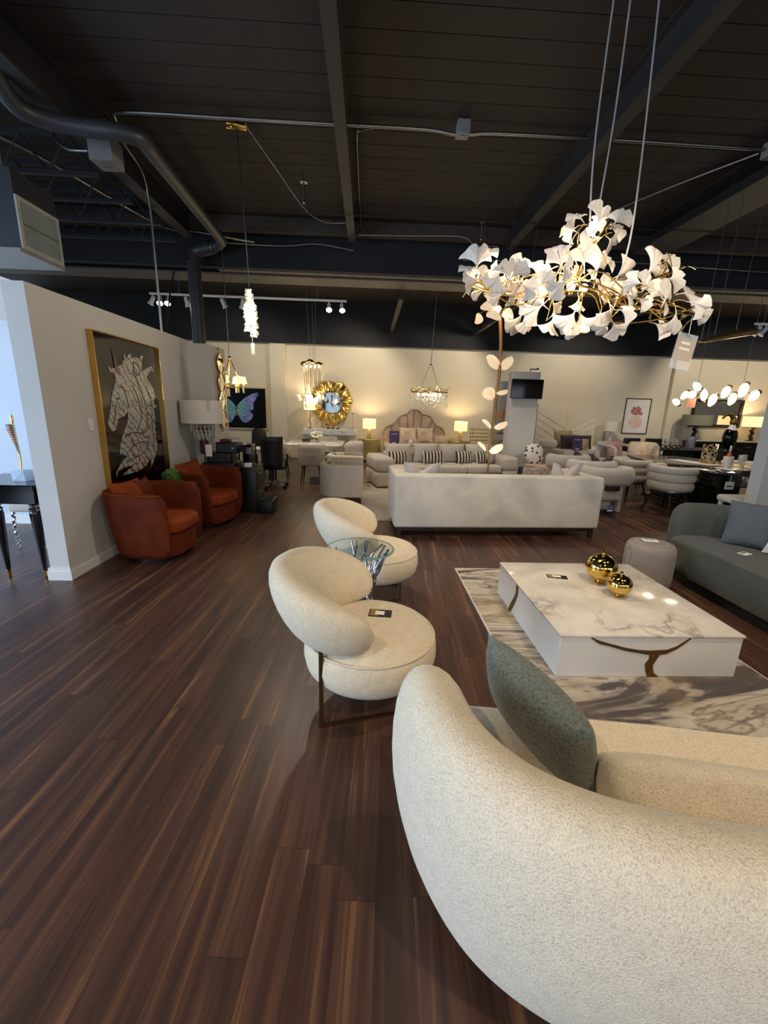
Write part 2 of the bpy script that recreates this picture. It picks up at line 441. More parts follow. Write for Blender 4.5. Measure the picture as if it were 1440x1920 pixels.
# ------------------------------------------------------------------ foreground seating
def sweep_back(path, prof, tip=.9, ntip=6):
    """sweep a closed (offset, height) profile along a ground path; outer side = left of travel; rounded ends"""
    P = [Vector((p[0], p[1], 0)) for p in path]; n = len(P)
    L = [0]
    for i in range(1, n): L.append(L[-1]+(P[i]-P[i-1]).length)
    tot = L[-1]; rings = []
    zc = sum(q[1] for q in prof)/len(prof)
    for i, p in enumerate(P):
        t = (P[min(i+1, n-1)]-P[max(i-1, 0)]).normalized(); nl = Vector((-t.y, t.x, 0))
        d = min(L[i], tot-L[i])
        k = 1 if d >= tip else math.sqrt(max(0.0, 1-(1-d/tip)**2))
        k = max(k, .02)
        kh = k**.55
        rings.append([(p.x+nl.x*o*k, p.y+nl.y*o*k, zc+(h-zc)*kh if h > zc else zc+(h-zc)*(.35+.65*kh)) for o, h in prof])
    return rings

# ---- ivory boucle crescent sofa seen from behind
def crescent_sofa(name, label, loc, rz, path, seat, mat_b, mat_s, prof, seat_z=.43, tip=.2):
    s = thing(name, label, 'sofa', loc, rz)
    pts = spline(path, 7)
    b = MB().loft(sweep_back(pts, prof, tip)); o = b.build('backrest', mat_b, s, ang=70)
    m = o.modifiers.new('sub', 'SUBSURF'); m.levels = m.render_levels = 1
    MB().prism(seat, .11, seat_z, r=.06, seg=4).build('seat', mat_s, s, ang=50)
    cx = sum(p[0] for p in seat)/len(seat); cy_ = sum(p[1] for p in seat)/len(seat)
    MB().prism([(cx+(x-cx)*.9, cy_+(y-cy_)*.86) for x, y in seat], 0, .115).build('plinth', M_BLACKPL, s)
    return s
half = [(.235, 1.37), (.225, 1.19), (.265, .985), (.385, .80), (.62, .675), (.98, .61)]
path = half + [(1.5, .59)] + [(3-x, y) for x, y in half[::-1]]
prof = [(-.10, .11), (-.13, .25), (-.135, .45), (-.125, .62), (-.10, .715), (-.04, .765), (.03, .77), (.085, .74), (.12, .65), (.13, .48), (.11, .30), (.06, .15), (.03, .11)]
# travelling from the left tip the outer side is on the right hand, so mirror the offsets
prof = [(-o, h) for o, h in prof]
seat = [(.36, 1.34), (.38, 1.05), (.50, .90), (.8, .78), (1.5, .73), (2.2, .78), (2.50, .90), (2.62, 1.05), (2.64, 1.34), (2.6, 1.46), (2.35, 1.44), (1.9, 1.28), (1.5, 1.22), (1.1, 1.29), (.65, 1.47), (.4, 1.5)]
ivory = crescent_sofa('curved_sofa', 'large ivory boucle curved sofa in the foreground, seen over its back', (0, 0, 0), 0, path, seat, M_BOUCLE_BIG, M_BOUCLE_BIG, prof, tip=.2)
c = MB().sup((0, 0, 0), .43, .09, .17, .5, .45, 30, 18)
cu = c.build('back_cushion', M_BOUCLE_BIG, ivory, loc=(1.14, .945, .51)); cu.rotation_euler = (R(50), 0, R(-12))
cu2 = dup(cu, loc=(2.02, .945, .51), rz=R(8), parent=ivory)

pl = MB().pillow(.53, .31, .20, 16, .05).build('throw_pillow', M_GREENB, ang=80)
tag(pl, 'dark grey-green boucle throw pillow leaning on the arm of the ivory sofa', 'pillow')
pl.location = (.645, 1.265, .435); pl.rotation_euler = (R(16), R(2), R(-72))

# ---- pair of boucle drum chairs
def drum_chair(loc, label, rz=0):
    s = thing('accent_chair', label, 'chair', loc, rz, 'cream boucle round accent chairs')
    MB().lathe([(0, .185), (.27, .19), (.325, .205), (.352, .24), (.364, .30), (.36, .36), (.348, .392), (.34, .398), (.325, .424), (.27, .444), (.16, .45), (0, .446)], 48).build('seat', M_BOUCLE, s, ang=75)
    MB().tube([(.349*math.cos(2*PI*k/48), .349*math.sin(2*PI*k/48), .396) for k in range(48)], .006, 6, loop=True).build('seam_piping', M_BOUCLE, s)
    rings = []; N = 40; m = 22
    for i in range(N+1):
        q = -1+2*i/N; a = PI + q*R(92)
        k = math.sqrt(max(0, 1-abs(q)**3.2)); k = max(k, .03)
        hz = (.205-.075*q*q)*(.30+.70*k) if k > .05 else .02
        th = (.118-.03*q*q)*k
        zc = .61 - .07*q*q; rad = .388 - .073*q*q
        ring = []
        for j in range(m):
            w = 2*PI*j/m; dz = hz*math.sin(w); dr = th*math.copysign(abs(math.cos(w))**.85, math.cos(w)) + dz*(.42-.15*abs(q))
            ring.append(((rad+dr)*math.cos(a), (rad+dr)*math.sin(a), zc+dz))
        rings.append(ring)
    MB().loft(rings).build('backrest', M_BOUCLE, s, ang=80)
    for sg in (-1, 1):
        b = MB().box(-.255, -.235, sg*.262-.011, sg*.262+.011, 0, .50)
        b.build('leg', M_BRONZE, s)
    for sg in (-1, 1):
        MB().box(.20, .212, sg*.16-.008, sg*.16+.008, 0, .2).build('leg', M_BRONZE, s)
        MB().add([( -.235, sg*.262-.01, .004), (.206, sg*.16-.01, .004), (.206, sg*.16+.01, .004), (-.235, sg*.262+.01, .004), (-.235, sg*.262-.01, .014), (.206, sg*.16-.01, .014), (.206, sg*.16+.01, .014), (-.235, sg*.262+.01, .014)],
                 [(0, 3, 2, 1), (4, 5, 6, 7), (0, 1, 5, 4), (1, 2, 6, 5), (2, 3, 7, 6), (3, 0, 4, 7)]).build('runner', M_BRONZE, s)
    return s
ch1 = drum_chair((.035, 2.10, 0), 'cream boucle round accent chair nearest the camera with a tag card on its seat')
ch2 = dup(ch1, loc=(.09, 3.46, 0), label='cream boucle round accent chair behind the glass side table')

def tag_card(name, loc, rz, label, w=.1, h=.07, kind=0, rx=0):
    s = thing(name, label, 'card', loc, rz)
    s.rotation_euler.x = rx
    MB().box(-w/2, w/2, -h/2, h/2, 0, .004).build('card', M_CARDK if kind == 0 else M_PAPER, s)
    if kind == 0:
        MB().box(-w/2+.006, -w*.1, -h/2+.006, h/2-.006, .004, .0055).build('gold_panel', M_CARDG, s)
        MB().box(-w*.22, w*.18, -h*.28, h*.22, .0055, .007).build('paper_label', M_PAPER, s)
    else:
        MB().box(-w*.35, w*.35, h*.1, h*.3, .004, .005).build('printed_strip', M_CARDK, s)
    return s
tag_card('price_card', (.09, 2.20, .4475), R(-8), 'dark price card with gold panel lying on the near boucle chair seat', .13, .085)

# ---- glass side table on a cast branch base
s = thing('side_table', 'round glass side table with chrome twig base between the boucle chairs', 'table', (-.04, 2.80, 0))
t_ = NT('green_glass'); t_.set(Base_Color=(.90, .98, .95, 1), Roughness=.01, Transmission_Weight=.97, IOR=1.3)
MB().lathe([(0, .630), (.228, .630), (.231, .634), (.228, .638), (0, .638)], 56).build('tabletop', t_.m, s)
te = NT('teal_glass_edge'); te.set(Base_Color=(.30, .58, .55, 1), Roughness=.05, Transmission_Weight=.5, IOR=1.4)
MB().tube([(.233*math.cos(2*PI*k/56), .233*math.sin(2*PI*k/56), .631) for k in range(56)], .006, 8, loop=True).build('glass_edge', te.m, s, label='teal tinted polished glass edge')
rnd = random.Random(3); b = MB()
nb = 15
for k in range(nb):
    a0 = 2*PI*k/nb + rnd.uniform(-.15, .15); tw = rnd.choice((-1, 1))*rnd.uniform(.3, .9); pts = []
    for i in range(9):
        q = i/8; rad = .125-.075*math.sin(q*PI*.75) + .12*q*q + rnd.uniform(-.014, .014)
        a = a0 + tw*q + rnd.uniform(-.12, .12)
        pts.append((rad*math.cos(a), rad*math.sin(a), .622*q))
    b.tube(spline(pts, 3), [.014-.005*q/24 for q in range(25)], 7)
for k in range(26):
    q = rnd.uniform(.1, .85); a = rnd.uniform(0, 2*PI); rad = .125-.075*math.sin(q*PI*.75)+.12*q*q
    a2 = a+rnd.uniform(.4, 1)*rnd.choice((-1, 1)); q2 = min(.98, q+rnd.uniform(.08, .2)); r2_ = .125-.075*math.sin(q2*PI*.75)+.12*q2*q2
    am = (a+a2)/2
    b.tube(spline([(rad*math.cos(a), rad*math.sin(a), .618*q), ((rad+r2_)/2*math.cos(am), (rad+r2_)/2*math.sin(am), .618*(q+q2)/2+.02), (r2_*math.cos(a2), r2_*math.sin(a2), .618*q2)], 3), .009, 7)
b.build('branch_base', M_CHROME, s, ang=80)

# ---- marble coffee table with gilt fissures
def marble_mat(name='white_marble', base=((205, 194, 180), (226, 218, 206)), vein=(120, 108, 98), sc=1.6, amt=.75):
    t = NT(name); co = t.co(); ms = t.n('ShaderNodeMapping'); ms.inputs['Rotation'].default_value = (0, 0, .5); t.l(co, ms.inputs[0])
    n0 = t.n('ShaderNodeTexNoise'); n0.inputs['Scale'].default_value = sc*1.2; n0.inputs['Detail'].default_value = 6; n0.inputs['Roughness'].default_value = .6; t.l(ms.outputs[0], n0.inputs['Vector'])
    add = t.n('ShaderNodeVectorMath', operation='MULTIPLY_ADD'); add.inputs[1].default_value = (.9, .9, .9); t.l(n0.outputs['Color'], add.inputs[0]); t.l(ms.outputs[0], add.inputs[2])
    v = t.vor(add.outputs[0], sc*1.5, 'DISTANCE_TO_EDGE')
    fade = t.noise(ms.outputs[0], 2.3, 3)
    line = t.ramp(v, [(0, (1, 1, 1)), (.02, (.55, .55, .55)), (.075, (0, 0, 0))])
    fd = t.ramp(fade, [(.47, (0, 0, 0)), (.62, (1, 1, 1))])
    cloud = t.ramp(t.noise(co, 4, 5, .6), [(.3, hexc(*base[0])), (.65, hexc(*base[1]))])
    k = t.mix(1.0, line, fd, 'MULTIPLY'); bw = t.n('ShaderNodeRGBToBW'); t.l(k, bw.inputs[0])
    t.set(Base_Color=t.mix(t.math('MULTIPLY', bw.outputs[0], amt), cloud, hexc(*vein)), Roughness=.12, Specular_IOR_Level=.5)
    return t.m
M_MARBLE = marble_mat()
s = thing('coffee_table', 'low square white marble coffee table with gilt cracks on the patterned rug', 'table', (1.755, 2.85, .0125))
MB().rbox(-.572, .572, -.612, .592, 0, .272, .003, 1).build('body', M_WHITE, s)
MB().rbox(-.58, .58, -.62, .60, .272, .288, .004, 2).build('tabletop', M_MARBLE, s)
gc = mat('gilt_inlay', (110, 82, 48), .4, .7, .3, 30)
def ribbon(mb, pts, M):
    L_ = [(x, z+w) for x, z, w in pts]; Rr = [(x, z-w) for x, z, w in pts]
    mb.prism(L_ + Rr[::-1], 0, .004, M=M)
MF = Matrix(((1, 0, 0, 0), (0, 0, -1, -.612), (0, 1, 0, 0), (0, 0, 0, 1)))
b = MB(); ribbon(b, [(-.385, .268, .004), (-.33, .238, .010), (-.26, .22, .009), (-.16, .192, .010), (-.08, .178, .010), (0, .168, .015), (.05, .17, .017), (.1, .175, .014), (.16, .205, .010), (.2, .238, .009), (.235, .268, .004)], MF)
b.prism([(-.005, .165), (.065, .165), (.045, .12), (.03, .08), (.045, .03), (.085, 0), (.01, 0), (-.01, .05), (-.02, .09), (0, .125)], 0, .0042, M=MF)
b.build('front_crack', gc, s)
ML = Matrix(((0, 0, -1, -.572), (1, 0, 0, 0), (0, 1, 0, 0), (0, 0, 0, 1)))
b = MB(); b.prism([(.17, .271), (.125, .271), (.12, .2), (.15, .13), (.2, .05), (.235, 0), (.285, 0), (.25, .06), (.195, .14), (.16, .2)], 0, .004, M=ML); b.build('side_crack', gc, s)
def pomegranate(loc, r, label, rz):
    s = thing('gold_ornament', label, 'ornament', loc, rz, 'gold fruit ornaments on the coffee table')
    MB().lathe([(0, 0), (r*.34, 0), (r*.36, r*.05), (r*.22, r*.14), (r*.20, r*.24)], 24).build('foot', M_POLGOLD, s)
    prof = [(r*.18, r*.22)] + [(r*math.cos(a), r*1.12+r*.92*math.sin(a)) for a in [R(-75+i*10) for i in range(16)]] + [(r*.1, r*2.0), (0, r*1.98)]
    MB().lathe(prof, 40).build('fruit', M_POLGOLD, s, ang=80)
    b = MB().lathe([(r*.11, 0), (r*.08, r*.12), (r*.15, r*.28), (r*.1, r*.26), (0, r*.15)], 12, c=(0, 0, r*1.98))
    b.build('crown', M_POLGOLD, s)
    return s
pomegranate((1.845, 3.03, .3005), .115, 'larger round gold fruit ornament standing further back on the marble table', 0)
pomegranate((1.85, 2.78, .3005), .084, 'smaller round gold fruit ornament standing in front on the marble table', .4)
tag_card('sample_card', (1.55, 3.13, .3005), R(-14), 'dark sample card lying flat on the marble coffee table', .155, .07)

# ---- marbled rug
def rug_mat():
    t = NT('marbled_rug'); co = t.co(); mp = t.n('ShaderNodeMapping'); mp.inputs['Rotation'].default_value = (0, 0, R(38)); mp.inputs['Scale'].default_value = (.55, 1.7, 1); t.l(co, mp.inputs[0])
    n = t.noise(mp.outputs[0], 1.5, 5, .55, 1.3); n2 = t.noise(mp.outputs[0], 1.3, 3, .5, 2.0); n3 = t.noise(co, 1.3, 2)
    c = t.ramp(n, [(.30, hexc(66, 60, 62)), (.42, hexc(92, 85, 84)), (.455, hexc(168, 157, 142)), (.53, hexc(194, 185, 170)), (.57, hexc(126, 116, 106)), (.60, hexc(184, 174, 158)), (.75, hexc(150, 138, 122))])
    g = t.ramp(n2, [(.47, (0, 0, 0)), (.5, (1, 1, 1)), (.53, (0, 0, 0))]); bw = t.n('ShaderNodeRGBToBW'); t.l(g, bw.inputs[0])
    c = t.mix(t.math('MULTIPLY', bw.outputs[0], .7), c, hexc(86, 76, 72))
    g2 = t.ramp(n3, [(.5, (0, 0, 0)), (.68, (1, 1, 1))]); b2 = t.n('ShaderNodeRGBToBW'); t.l(g2, b2.inputs[0])
    c = t.mix(t.math('MULTIPLY', b2.outputs[0], .45), c, hexc(158, 128, 84))
    t.set(Base_Color=c, Roughness=.95, Specular_IOR_Level=.1, Sheen_Weight=.1); t.bump(t.noise(co, 220, 2), .3, .004); return t.m
s = thing('area_rug', 'marbled taupe and charcoal rug under the marble coffee table', 'rug', (1.725, 2.76, 0))
MB().box(-.80, .80, -1.26, 1.26, .0005, .012).build('pile', rug_mat(), s)
b = MB()
for x0, x1, y0, y1 in ((-.81, -.80, -1.27, 1.27), (.80, .81, -1.27, 1.27), (-.80, .80, -1.27, -1.26), (-.80, .80, 1.26, 1.27)): b.box(x0, x1, y0, y1, .0005, .0115)
b.build('binding', M_LINEN, s)

# ---- slate green curved sofa on the right, its pillows and the drum stool
g = [(1.08, -.30), (1.10, -.08), (1.02, .18), (.82, .36), (.45, .44)]
path = [(-x, y) for x, y in g] + [(0, .46)] + g[::-1]
prof2 = [(.11, .09), (.125, .3), (.125, .55), (.10, .68), (.03, .73), (-.03, .73), (-.095, .68), (-.12, .55), (-.11, .3), (-.09, .09)]
seat2 = [(-1.02, -.26), (-1.0, -.02), (-.86, .18), (-.5, .32), (0, .36), (.5, .32), (.86, .18), (1.0, -.02), (1.02, -.26), (.95, -.40), (.6, -.43), (0, -.44), (-.6, -.43), (-.95, -.40)]
gs = crescent_sofa('curved_sofa', 'slate green curved fabric sofa at the right edge of the photo', (3.47, 3.02, 0), R(-90), path, seat2, M_GREEN, M_GREEN, prof2, .42, .16)
def pillow(name, label, m, loc, w, h, t, rx=-20, rz=0, ry=0, group=None, pinch=.06, dent=0, cat='pillow'):
    o = MB().pillow(w, h, t, 14, pinch, dent).build(name, m, ang=80)
    tag(o, label, cat, group); o.location = loc; o.rotation_euler = (R(rx), R(ry), R(rz)); return o
pillow('throw_pillow', 'slate blue square pillow leaning on the green curved sofa', M_SLATE, (3.55, 3.60, .425), .42, .42, .13, -18, -48)
pillow('throw_pillow', 'white square pillow at the right edge on the green curved sofa', M_OFFW, (3.60, 3.27, .425), .42, .38, .13, -20, -80)
tag_card('seat_tag', (3.36, 3.42, .4225), R(20), 'small grey tag lying on the green sofa seat', .1, .07, 1)
s = thing('drum_stool', 'small round taupe boucle stool beside the green sofa', 'stool', (2.70, 3.70, 0))
MB().lathe([(0, .012), (.185, .012), (.205, .03), (.212, .1), (.212, .34), (.205, .39), (.185, .42), (.12, .432), (0, .434)], 44).build('drum', M_GREYB, s, ang=70)
MB().lathe([(.18, 0), (.185, 0), (.185, .013), (0, .013)], 30).build('glide_base', M_BLACKPL, s)
tag_card('stool_tag', (2.70, 3.73, .4345), R(-12), 'white tag card lying on top of the taupe drum stool', .13, .08, 1)

# ------------------------------------------------------------------ rust tub chairs by the partition
def tub_chair(loc, rz, label):
    s = thing('tub_chair', label, 'armchair', loc, rz, 'rust velvet tub chairs')
    path = spline([(.34, -.35), (.08, -.365), (-.17, -.35), (-.30, -.23), (-.345, 0), (-.30, .23), (-.17, .35), (.08, .365), (.34, .35)], 7)
    pr = [(-.105, .055), (-.085, .3), (-.05, .62), (-.04, .70), (-.01, .725), (.03, .725), (.052, .70), (.05, .6), (.02, .35), (-.015, .12), (-.045, .055)]
    MB().loft(sweep_back(path, pr, .13)).build('tub_shell', M_ORANGE, s, ang=70)
    top = [Vector(p)*1 for p in path]
    b = MB(); pts = []
    rr = sweep_back(path, [(.045, .715)], .13)
    b.tube([(q[0][0], q[0][1], q[0][2]+.0) for q in rr[2:-2]], .007, 6); b.build('piping', M_ORANGE2, s)
    sp = [(-.17, -.26), (-.23, -.14), (-.25, 0), (-.23, .14), (-.17, .26), (0, .30), (.2, .305), (.30, .29), (.37, .2), (.395, 0), (.37, -.2), (.30, -.29), (.2, -.305), (0, -.30)]
    MB().prism(sp, .30, .44, r=.045, seg=4).build('seat_cushion', M_ORANGE2, s, ang=60)
    MB().prism([(x*.9, y*.93) for x, y in sp], .06, .30, r=.02, seg=2).build('front_panel', M_ORANGE, s, ang=60)
    MB().lathe([(0, 0), (.25, 0), (.25, .03), (.06, .045), (.05, .06), (0, .06)], 32).build('swivel_base', M_BLACKPL, s)
    return s
tub_chair((-2.22, 4.36, 0), R(-4), 'rust velvet tub chair nearest the camera, below the unicorn picture')
tub_chair((-2.17, 5.62, 0), R(-16), 'rust velvet tub chair further along the partition, beside the crystal floor lamp')
pillow('throw_pillow', 'rust square pillow with upright corner in the nearer tub chair', M_ORANGE2, (-2.33, 4.22, .445), .40, .38, .13, -16, 78, pinch=.09)
pillow('throw_pillow', 'dark rust pillow tucked behind in the nearer tub chair', M_ORANGE, (-2.31, 4.50, .445), .34, .36, .12, -14, 100, pinch=.09)
pillow('throw_pillow', 'bright orange-rust pillow in the further tub chair', M_ORANGE2, (-2.27, 5.66, .445), .40, .40, .13, -18, 66, -8, pinch=.09)
s = thing('side_table', 'small round dark side table between the two rust tub chairs', 'table', (-2.3, 5.0, 0))
MB().lathe([(0, .535), (.15, .535), (.155, .545), (.15, .555), (0, .555)], 28).build('tabletop', M_DARKWOOD, s)
MB().cyl((0, 0, .02), (0, 0, .535), .02).build('pedestal', M_BLACK, s)
MB().lathe([(0, 0), (.13, 0), (.13, .015), (.03, .025), (0, .025)], 28).build('base', M_BLACK, s)
s = thing('topiary_plant', 'round green topiary ball in a pot between the rust tub chairs', 'plant', (-2.3, 5.0, .556))
MB().lathe([(0, 0), (.05, 0), (.065, .07), (.055, .07), (.05, .05), (0, .05)], 20).build('pot', M_WHITE, s)
rnd = random.Random(11); b = MB(); b.sph((0, 0, .15), .085, n=14, m=9)
for i in range(520):
    a = rnd.uniform(0, 2*PI); zz = rnd.uniform(-1, 1); q = math.sqrt(1-zz*zz); d = Vector((q*math.cos(a), q*math.sin(a), zz)); c = Vector((0, 0, .15))+d*rnd.uniform(.08, .115)
    e1 = d.orthogonal().normalized()*.012; e2 = d.cross(e1).normalized()*.008 + d*.01
    b.add([c-e1, c-e2, c+e1, c+e2], [(0, 1, 2, 3)])
b.build('foliage', mat('topiary_leaf', (78, 112, 48), .7, 0, .5, 40), s)

# ------------------------------------------------------------------ unicorn picture on the partition
s = thing('wall_picture', 'tall framed black picture of an ornate white unicorn head on the partition', 'picture', (-2.65, 4.95, 1.42))
XO, YO, ZO = -2.65, 4.95, 1.42
b = MB()
for y0, y1, z0, z1 in ((4.312, 4.322, .62, 2.222), (5.598, 5.608, .62, 2.222), (4.322, 5.598, .62, .63), (4.322, 5.598, 2.212, 2.222)): b.box(.0005, .06, y0-YO, y1-YO, z0-ZO, z1-ZO)
b.build('frame', M_GOLD, s)
MB().box(.0005, .03, 4.322-YO, 5.598-YO, .63-ZO, 2.212-ZO).build('canvas', mat('black_glazed_canvas', (10, 9, 10), .06, 0, .1), s)
U = [(4.457, 0.81), (4.477, 0.863), (4.536, 0.911), (4.621, 0.957), (4.698, 0.996), (4.602, 1.026), (4.559, 1.017), (4.587, 1.112), (4.638, 1.192), (4.729, 1.299), (4.788, 1.372), (4.816, 1.447), (4.79, 1.461), (4.738, 1.42), (4.668, 1.408), (4.616, 1.396), (4.58, 1.342), (4.562, 1.293), (4.493, 1.27), (4.445, 1.295), (4.428, 1.357), (4.449, 1.418), (4.496, 1.496), (4.528, 1.584), (4.573, 1.672), (4.64, 1.763), (4.651, 1.851), (4.568, 1.862), (4.55, 1.916), (4.583, 1.893), (4.654, 1.903), (4.706, 1.925), (4.783, 1.941), (4.848, 2.009), (4.887, 2.112), (4.878, 2.021), (4.904, 2.033), (4.986, 2.088), (5.015, 2.073), (4.974, 2.031), (5.069, 2.055), (5.18, 2.043), (5.204, 2.084), (5.268, 2.086), (5.218, 2.037), (5.207, 1.969), (5.19, 1.909), (5.322, 1.959), (5.433, 1.988), (5.486, 1.931), (5.389, 1.934), (5.277, 1.846), (5.331, 1.809), (5.42, 1.721), (5.473, 1.607), (5.424, 1.638), (5.404, 1.543), (5.492, 1.532), (5.451, 1.501), (5.374, 1.506), (5.393, 1.406), (5.38, 1.321), (5.37, 1.224), (5.381, 1.061), (5.352, 0.976), (5.266, 0.887), (5.184, 0.811), (5.204, 0.905), (5.254, 0.986), (5.183, 0.908), (5.063, 0.838), (4.877, 0.803), (4.709, 0.799), (4.571, 0.806), (4.702, 0.849), (4.859, 0.897), (4.745, 0.882), (4.604, 0.878), (4.5, 0.86)]
t = NT('jewelled_mosaic'); co = t.co()
v1 = t.vor(co, 62, 'F1', 'Color'); v2 = t.vor(co, 62, 'DISTANCE_TO_EDGE'); n1 = t.noise(co, 5, 4, .6, 1.5)
base = t.ramp(n1, [(.3, hexc(150, 122, 108)), (.45, hexc(196, 184, 172)), (.58, hexc(168, 186, 176)), (.7, hexc(205, 190, 175))])
wv = t.n('ShaderNodeTexWave', wave_type='BANDS', bands_direction='DIAGONAL'); wv.inputs['Scale'].default_value = 5; wv.inputs['Distortion'].default_value = 9; wv.inputs['Detail'].default_value = 3; t.l(co, wv.inputs['Vector'])
base = t.mix(1.0, base, t.ramp(wv.outputs['Fac'], [(.06, (.3, .25, .24)), (.2, (1, 1, 1))]), 'MULTIPLY')
bw = t.n('ShaderNodeRGBToBW'); t.l(v1, bw.inputs[0])
base = t.mix(1.0, base, t.ramp(bw.outputs[0], [(.2, (.55, .5, .5)), (.6, (1.1, 1.1, 1.1))]), 'MULTIPLY')
base = t.mix(1.0, base, t.ramp(v2, [(.0, (.35, .32, .3)), (.05, (1, 1, 1))]), 'MULTIPLY')
t.set(Base_Color=base, Roughness=.3); M_MOSAIC = t.m
MP = Matrix(((0, 0, 1, .0305), (1, 0, 0, -YO), (0, 1, 0, -ZO), (0, 0, 0, 1)))
MB().prism(U, 0, .004, M=MP).build('unicorn_head', M_MOSAIC, s, smooth=False)
MB().prism([(4.655, 1.86), (4.725, 1.86), (4.70, 1.93), (4.639, 2.10), (4.66, 1.95)], .004, .007, M=MP).build('horn', mat('horn_red', (120, 62, 66), .3), s, smooth=False)
b = MB(); b.prism([(4.60, 1.60), (4.66, 1.615), (4.70, 1.60), (4.65, 1.585)], .004, .006, M=MP); b.build('eye', mat('eye_dark', (40, 34, 34), .2), s, smooth=False)
b = MB()
for pts in ([(5.0, 1.9), (5.12, 1.7), (5.2, 1.5), (5.18, 1.3), (5.0, 1.2)], [(4.95, 1.75), (5.05, 1.6), (5.08, 1.4), (4.95, 1.25)], [(5.25, 1.75), (5.34, 1.55), (5.30, 1.3), (5.32, 1.05)], [(4.7, 1.2), (4.85, 1.24), (5.1, 1.22), (5.25, 1.3)], [(4.75, 1.05), (4.95, 1.12), (5.2, 1.1)], [(4.65, .93), (4.85, .96), (5.1, 1.02), (5.2, 1.2)], [(5.02, 2.0), (5.1, 1.98), (5.16, 1.92), (5.1, 1.86), (5.03, 1.9), (5.02, 2.0)], [(4.72, 1.75), (4.8, 1.65), (4.84, 1.5)], [(4.6, 1.55), (4.56, 1.42), (4.5, 1.34)]):
    b.tube([(.0305+.004, y-YO, z-ZO) for y, z in [(p.x, p.y) for p in spline([(a, c, 0) for a, c in pts], 5)]], .006, 5)
b.build('line_work', mat('umber_line', (84, 62, 54), .4), s)
# switch on the partition
s = thing('light_switch', 'pale double wall plate beside the unicorn picture', 'switch', (-2.65, 4.2, 1.35))
MB().rbox(.0005, .008, -.035, .035, -.06, .06, .003, 1).build('plate', M_WHITE, s)
MB().box(.008, .011, -.012, .012, -.03, .03).build('rocker', M_PAPER, s)

# ------------------------------------------------------------------ crystal floor lamp behind the chairs
s = thing('floor_lamp', 'floor lamp with wide linen drum shade and tiered crystals beside the partition', 'lamp', (-2.36, 6.22, 0))
MB().lathe([(0, 0), (.15, 0), (.15, .02), (.03, .03), (0, .03)], 28).build('base', M_BRONZE, s)
MB().cyl((0, 0, .03), (0, 0, 1.6), .012).build('stem', M_BRONZE, s)
MB().lathe([(.0, .86), (.05, .86), (.06, .9), (.06, 1.06), (.03, 1.07), (0, 1.07)], 20).build('red_collar', mat('oxblood_leather', (74, 26, 28), .5), s)
b = MB().lathe([(.28, 1.295), (.28, 1.61), (.276, 1.61), (.276, 1.295)], 40); b.build('lamp_shade', M_SHADE_OFF, s)
b = MB()
for tier, (rad, z0, n_) in enumerate(((.16, 1.17, 18), (.12, 1.10, 14), (.08, 1.05, 10))):
    for k in range(n_):
        a = 2*PI*k/n_; x, y = rad*math.cos(a), rad*math.sin(a)
        b.lathe([(0, 0), (.009, .012), (.009, .10), (.004, .11), (0, .11)], 6, c=(x, y, z0))
b.build('crystal_drops', M_CRYSTAL, s)
b = MB()
for rad, z0 in ((.16, 1.285), (.12, 1.215), (.08, 1.165)): b.tube([(rad*math.cos(2*PI*k/28), rad*math.sin(2*PI*k/28), z0) for k in range(28)], .006, 6, loop=True)
for a in range(3): b.cyl((0, 0, 1.285), (.16*math.cos(a*2.1), .16*math.sin(a*2.1), 1.285), .005, n=6)
b.build('crystal_frame', M_CHROME, s)
MB().box(.04, .13, -.071, -.069, .83, 1.0).build('hang_tag', M_PAPER, s)

# ------------------------------------------------------------------ office boxes behind the chairs
def crate(name, label, cat, x0, x1, y0, y1, z0, z1, m=M_BLACKPL, panel=True, group=None):
    s = thing(name, label, cat, ((x0+x1)/2, (y0+y1)/2, z0), 0, group); w, d, h = (x1-x0)/2, (y1-y0)/2, z1-z0
    MB().rbox(-w, w, -d, d, 0, h, .008, 2).build('body', m, s)
    if panel: MB().rbox(-w*.85, w*.85, -d-.006, -d, h*.12, h*.86, .003, 1).build('front_panel', mat('dark_grey_panel', (44, 44, 47), .35), s); MB().cyl((w*.6, -d-.006, h*.5), (w*.6, -d-.012, h*.5), min(.016, h*.15), n=12).build('knob', M_CHROME, s)
    return s
s = thing('office_cabinet', 'low black cabinet carrying stacked black machines behind the rust chairs', 'cabinet', (-2.12, 6.36, 0))
MB().rbox(-.28, .255, -.22, .22, .05, .60, .008, 2).build('body', M_BLACKPL, s)
for sg in (-1, 1): MB().rbox(sg*.135-.125, sg*.135+.11, -.232, -.22, .08, .57, .004, 1).build('door', mat('dark_grey_panel', (44, 44, 47), .35), s)
MB().box(-.26, .24, -.2, .2, 0, .05).build('plinth', M_BLACK, s)
crate('black_safe', 'largest black box, lowest in the stack of machines on the cabinet', 'box', -2.38, -1.93, 6.17, 6.55, .601, .735)
crate('black_safe', 'middle black box in the stack of machines beside the partition end', 'box', -2.33, -1.99, 6.19, 6.53, .736, .875)
crate('receipt_printer', 'topmost black box with pale lid in the stack of machines', 'printer', -2.19, -1.89, 6.2, 6.5, .876, 1.03)
s = thing('folded_papers', 'red and blue folded papers heaped on the topmost black box', 'papers', (-2.02, 6.34, 1.031))
MB().rbox(-.13, .0, -.08, .08, 0, .04, .015, 3).build('red_folder', mat('red_card', (120, 20, 34), .5), s)
MB().rbox(-.06, .13, -.10, .06, .041, .065, .01, 2).build('blue_folder', mat('blue_card', (150, 158, 178), .5), s)
MB().rbox(-.145, .145, -.14, .14, -.0005, .0, .0, 1) if False else None
crate('computer_tower', 'narrow upright black computer tower right of the stacked machines', 'computer', -1.84, -1.71, 6.28, 6.58, .681, 1.0, M_BLACKGL, False)
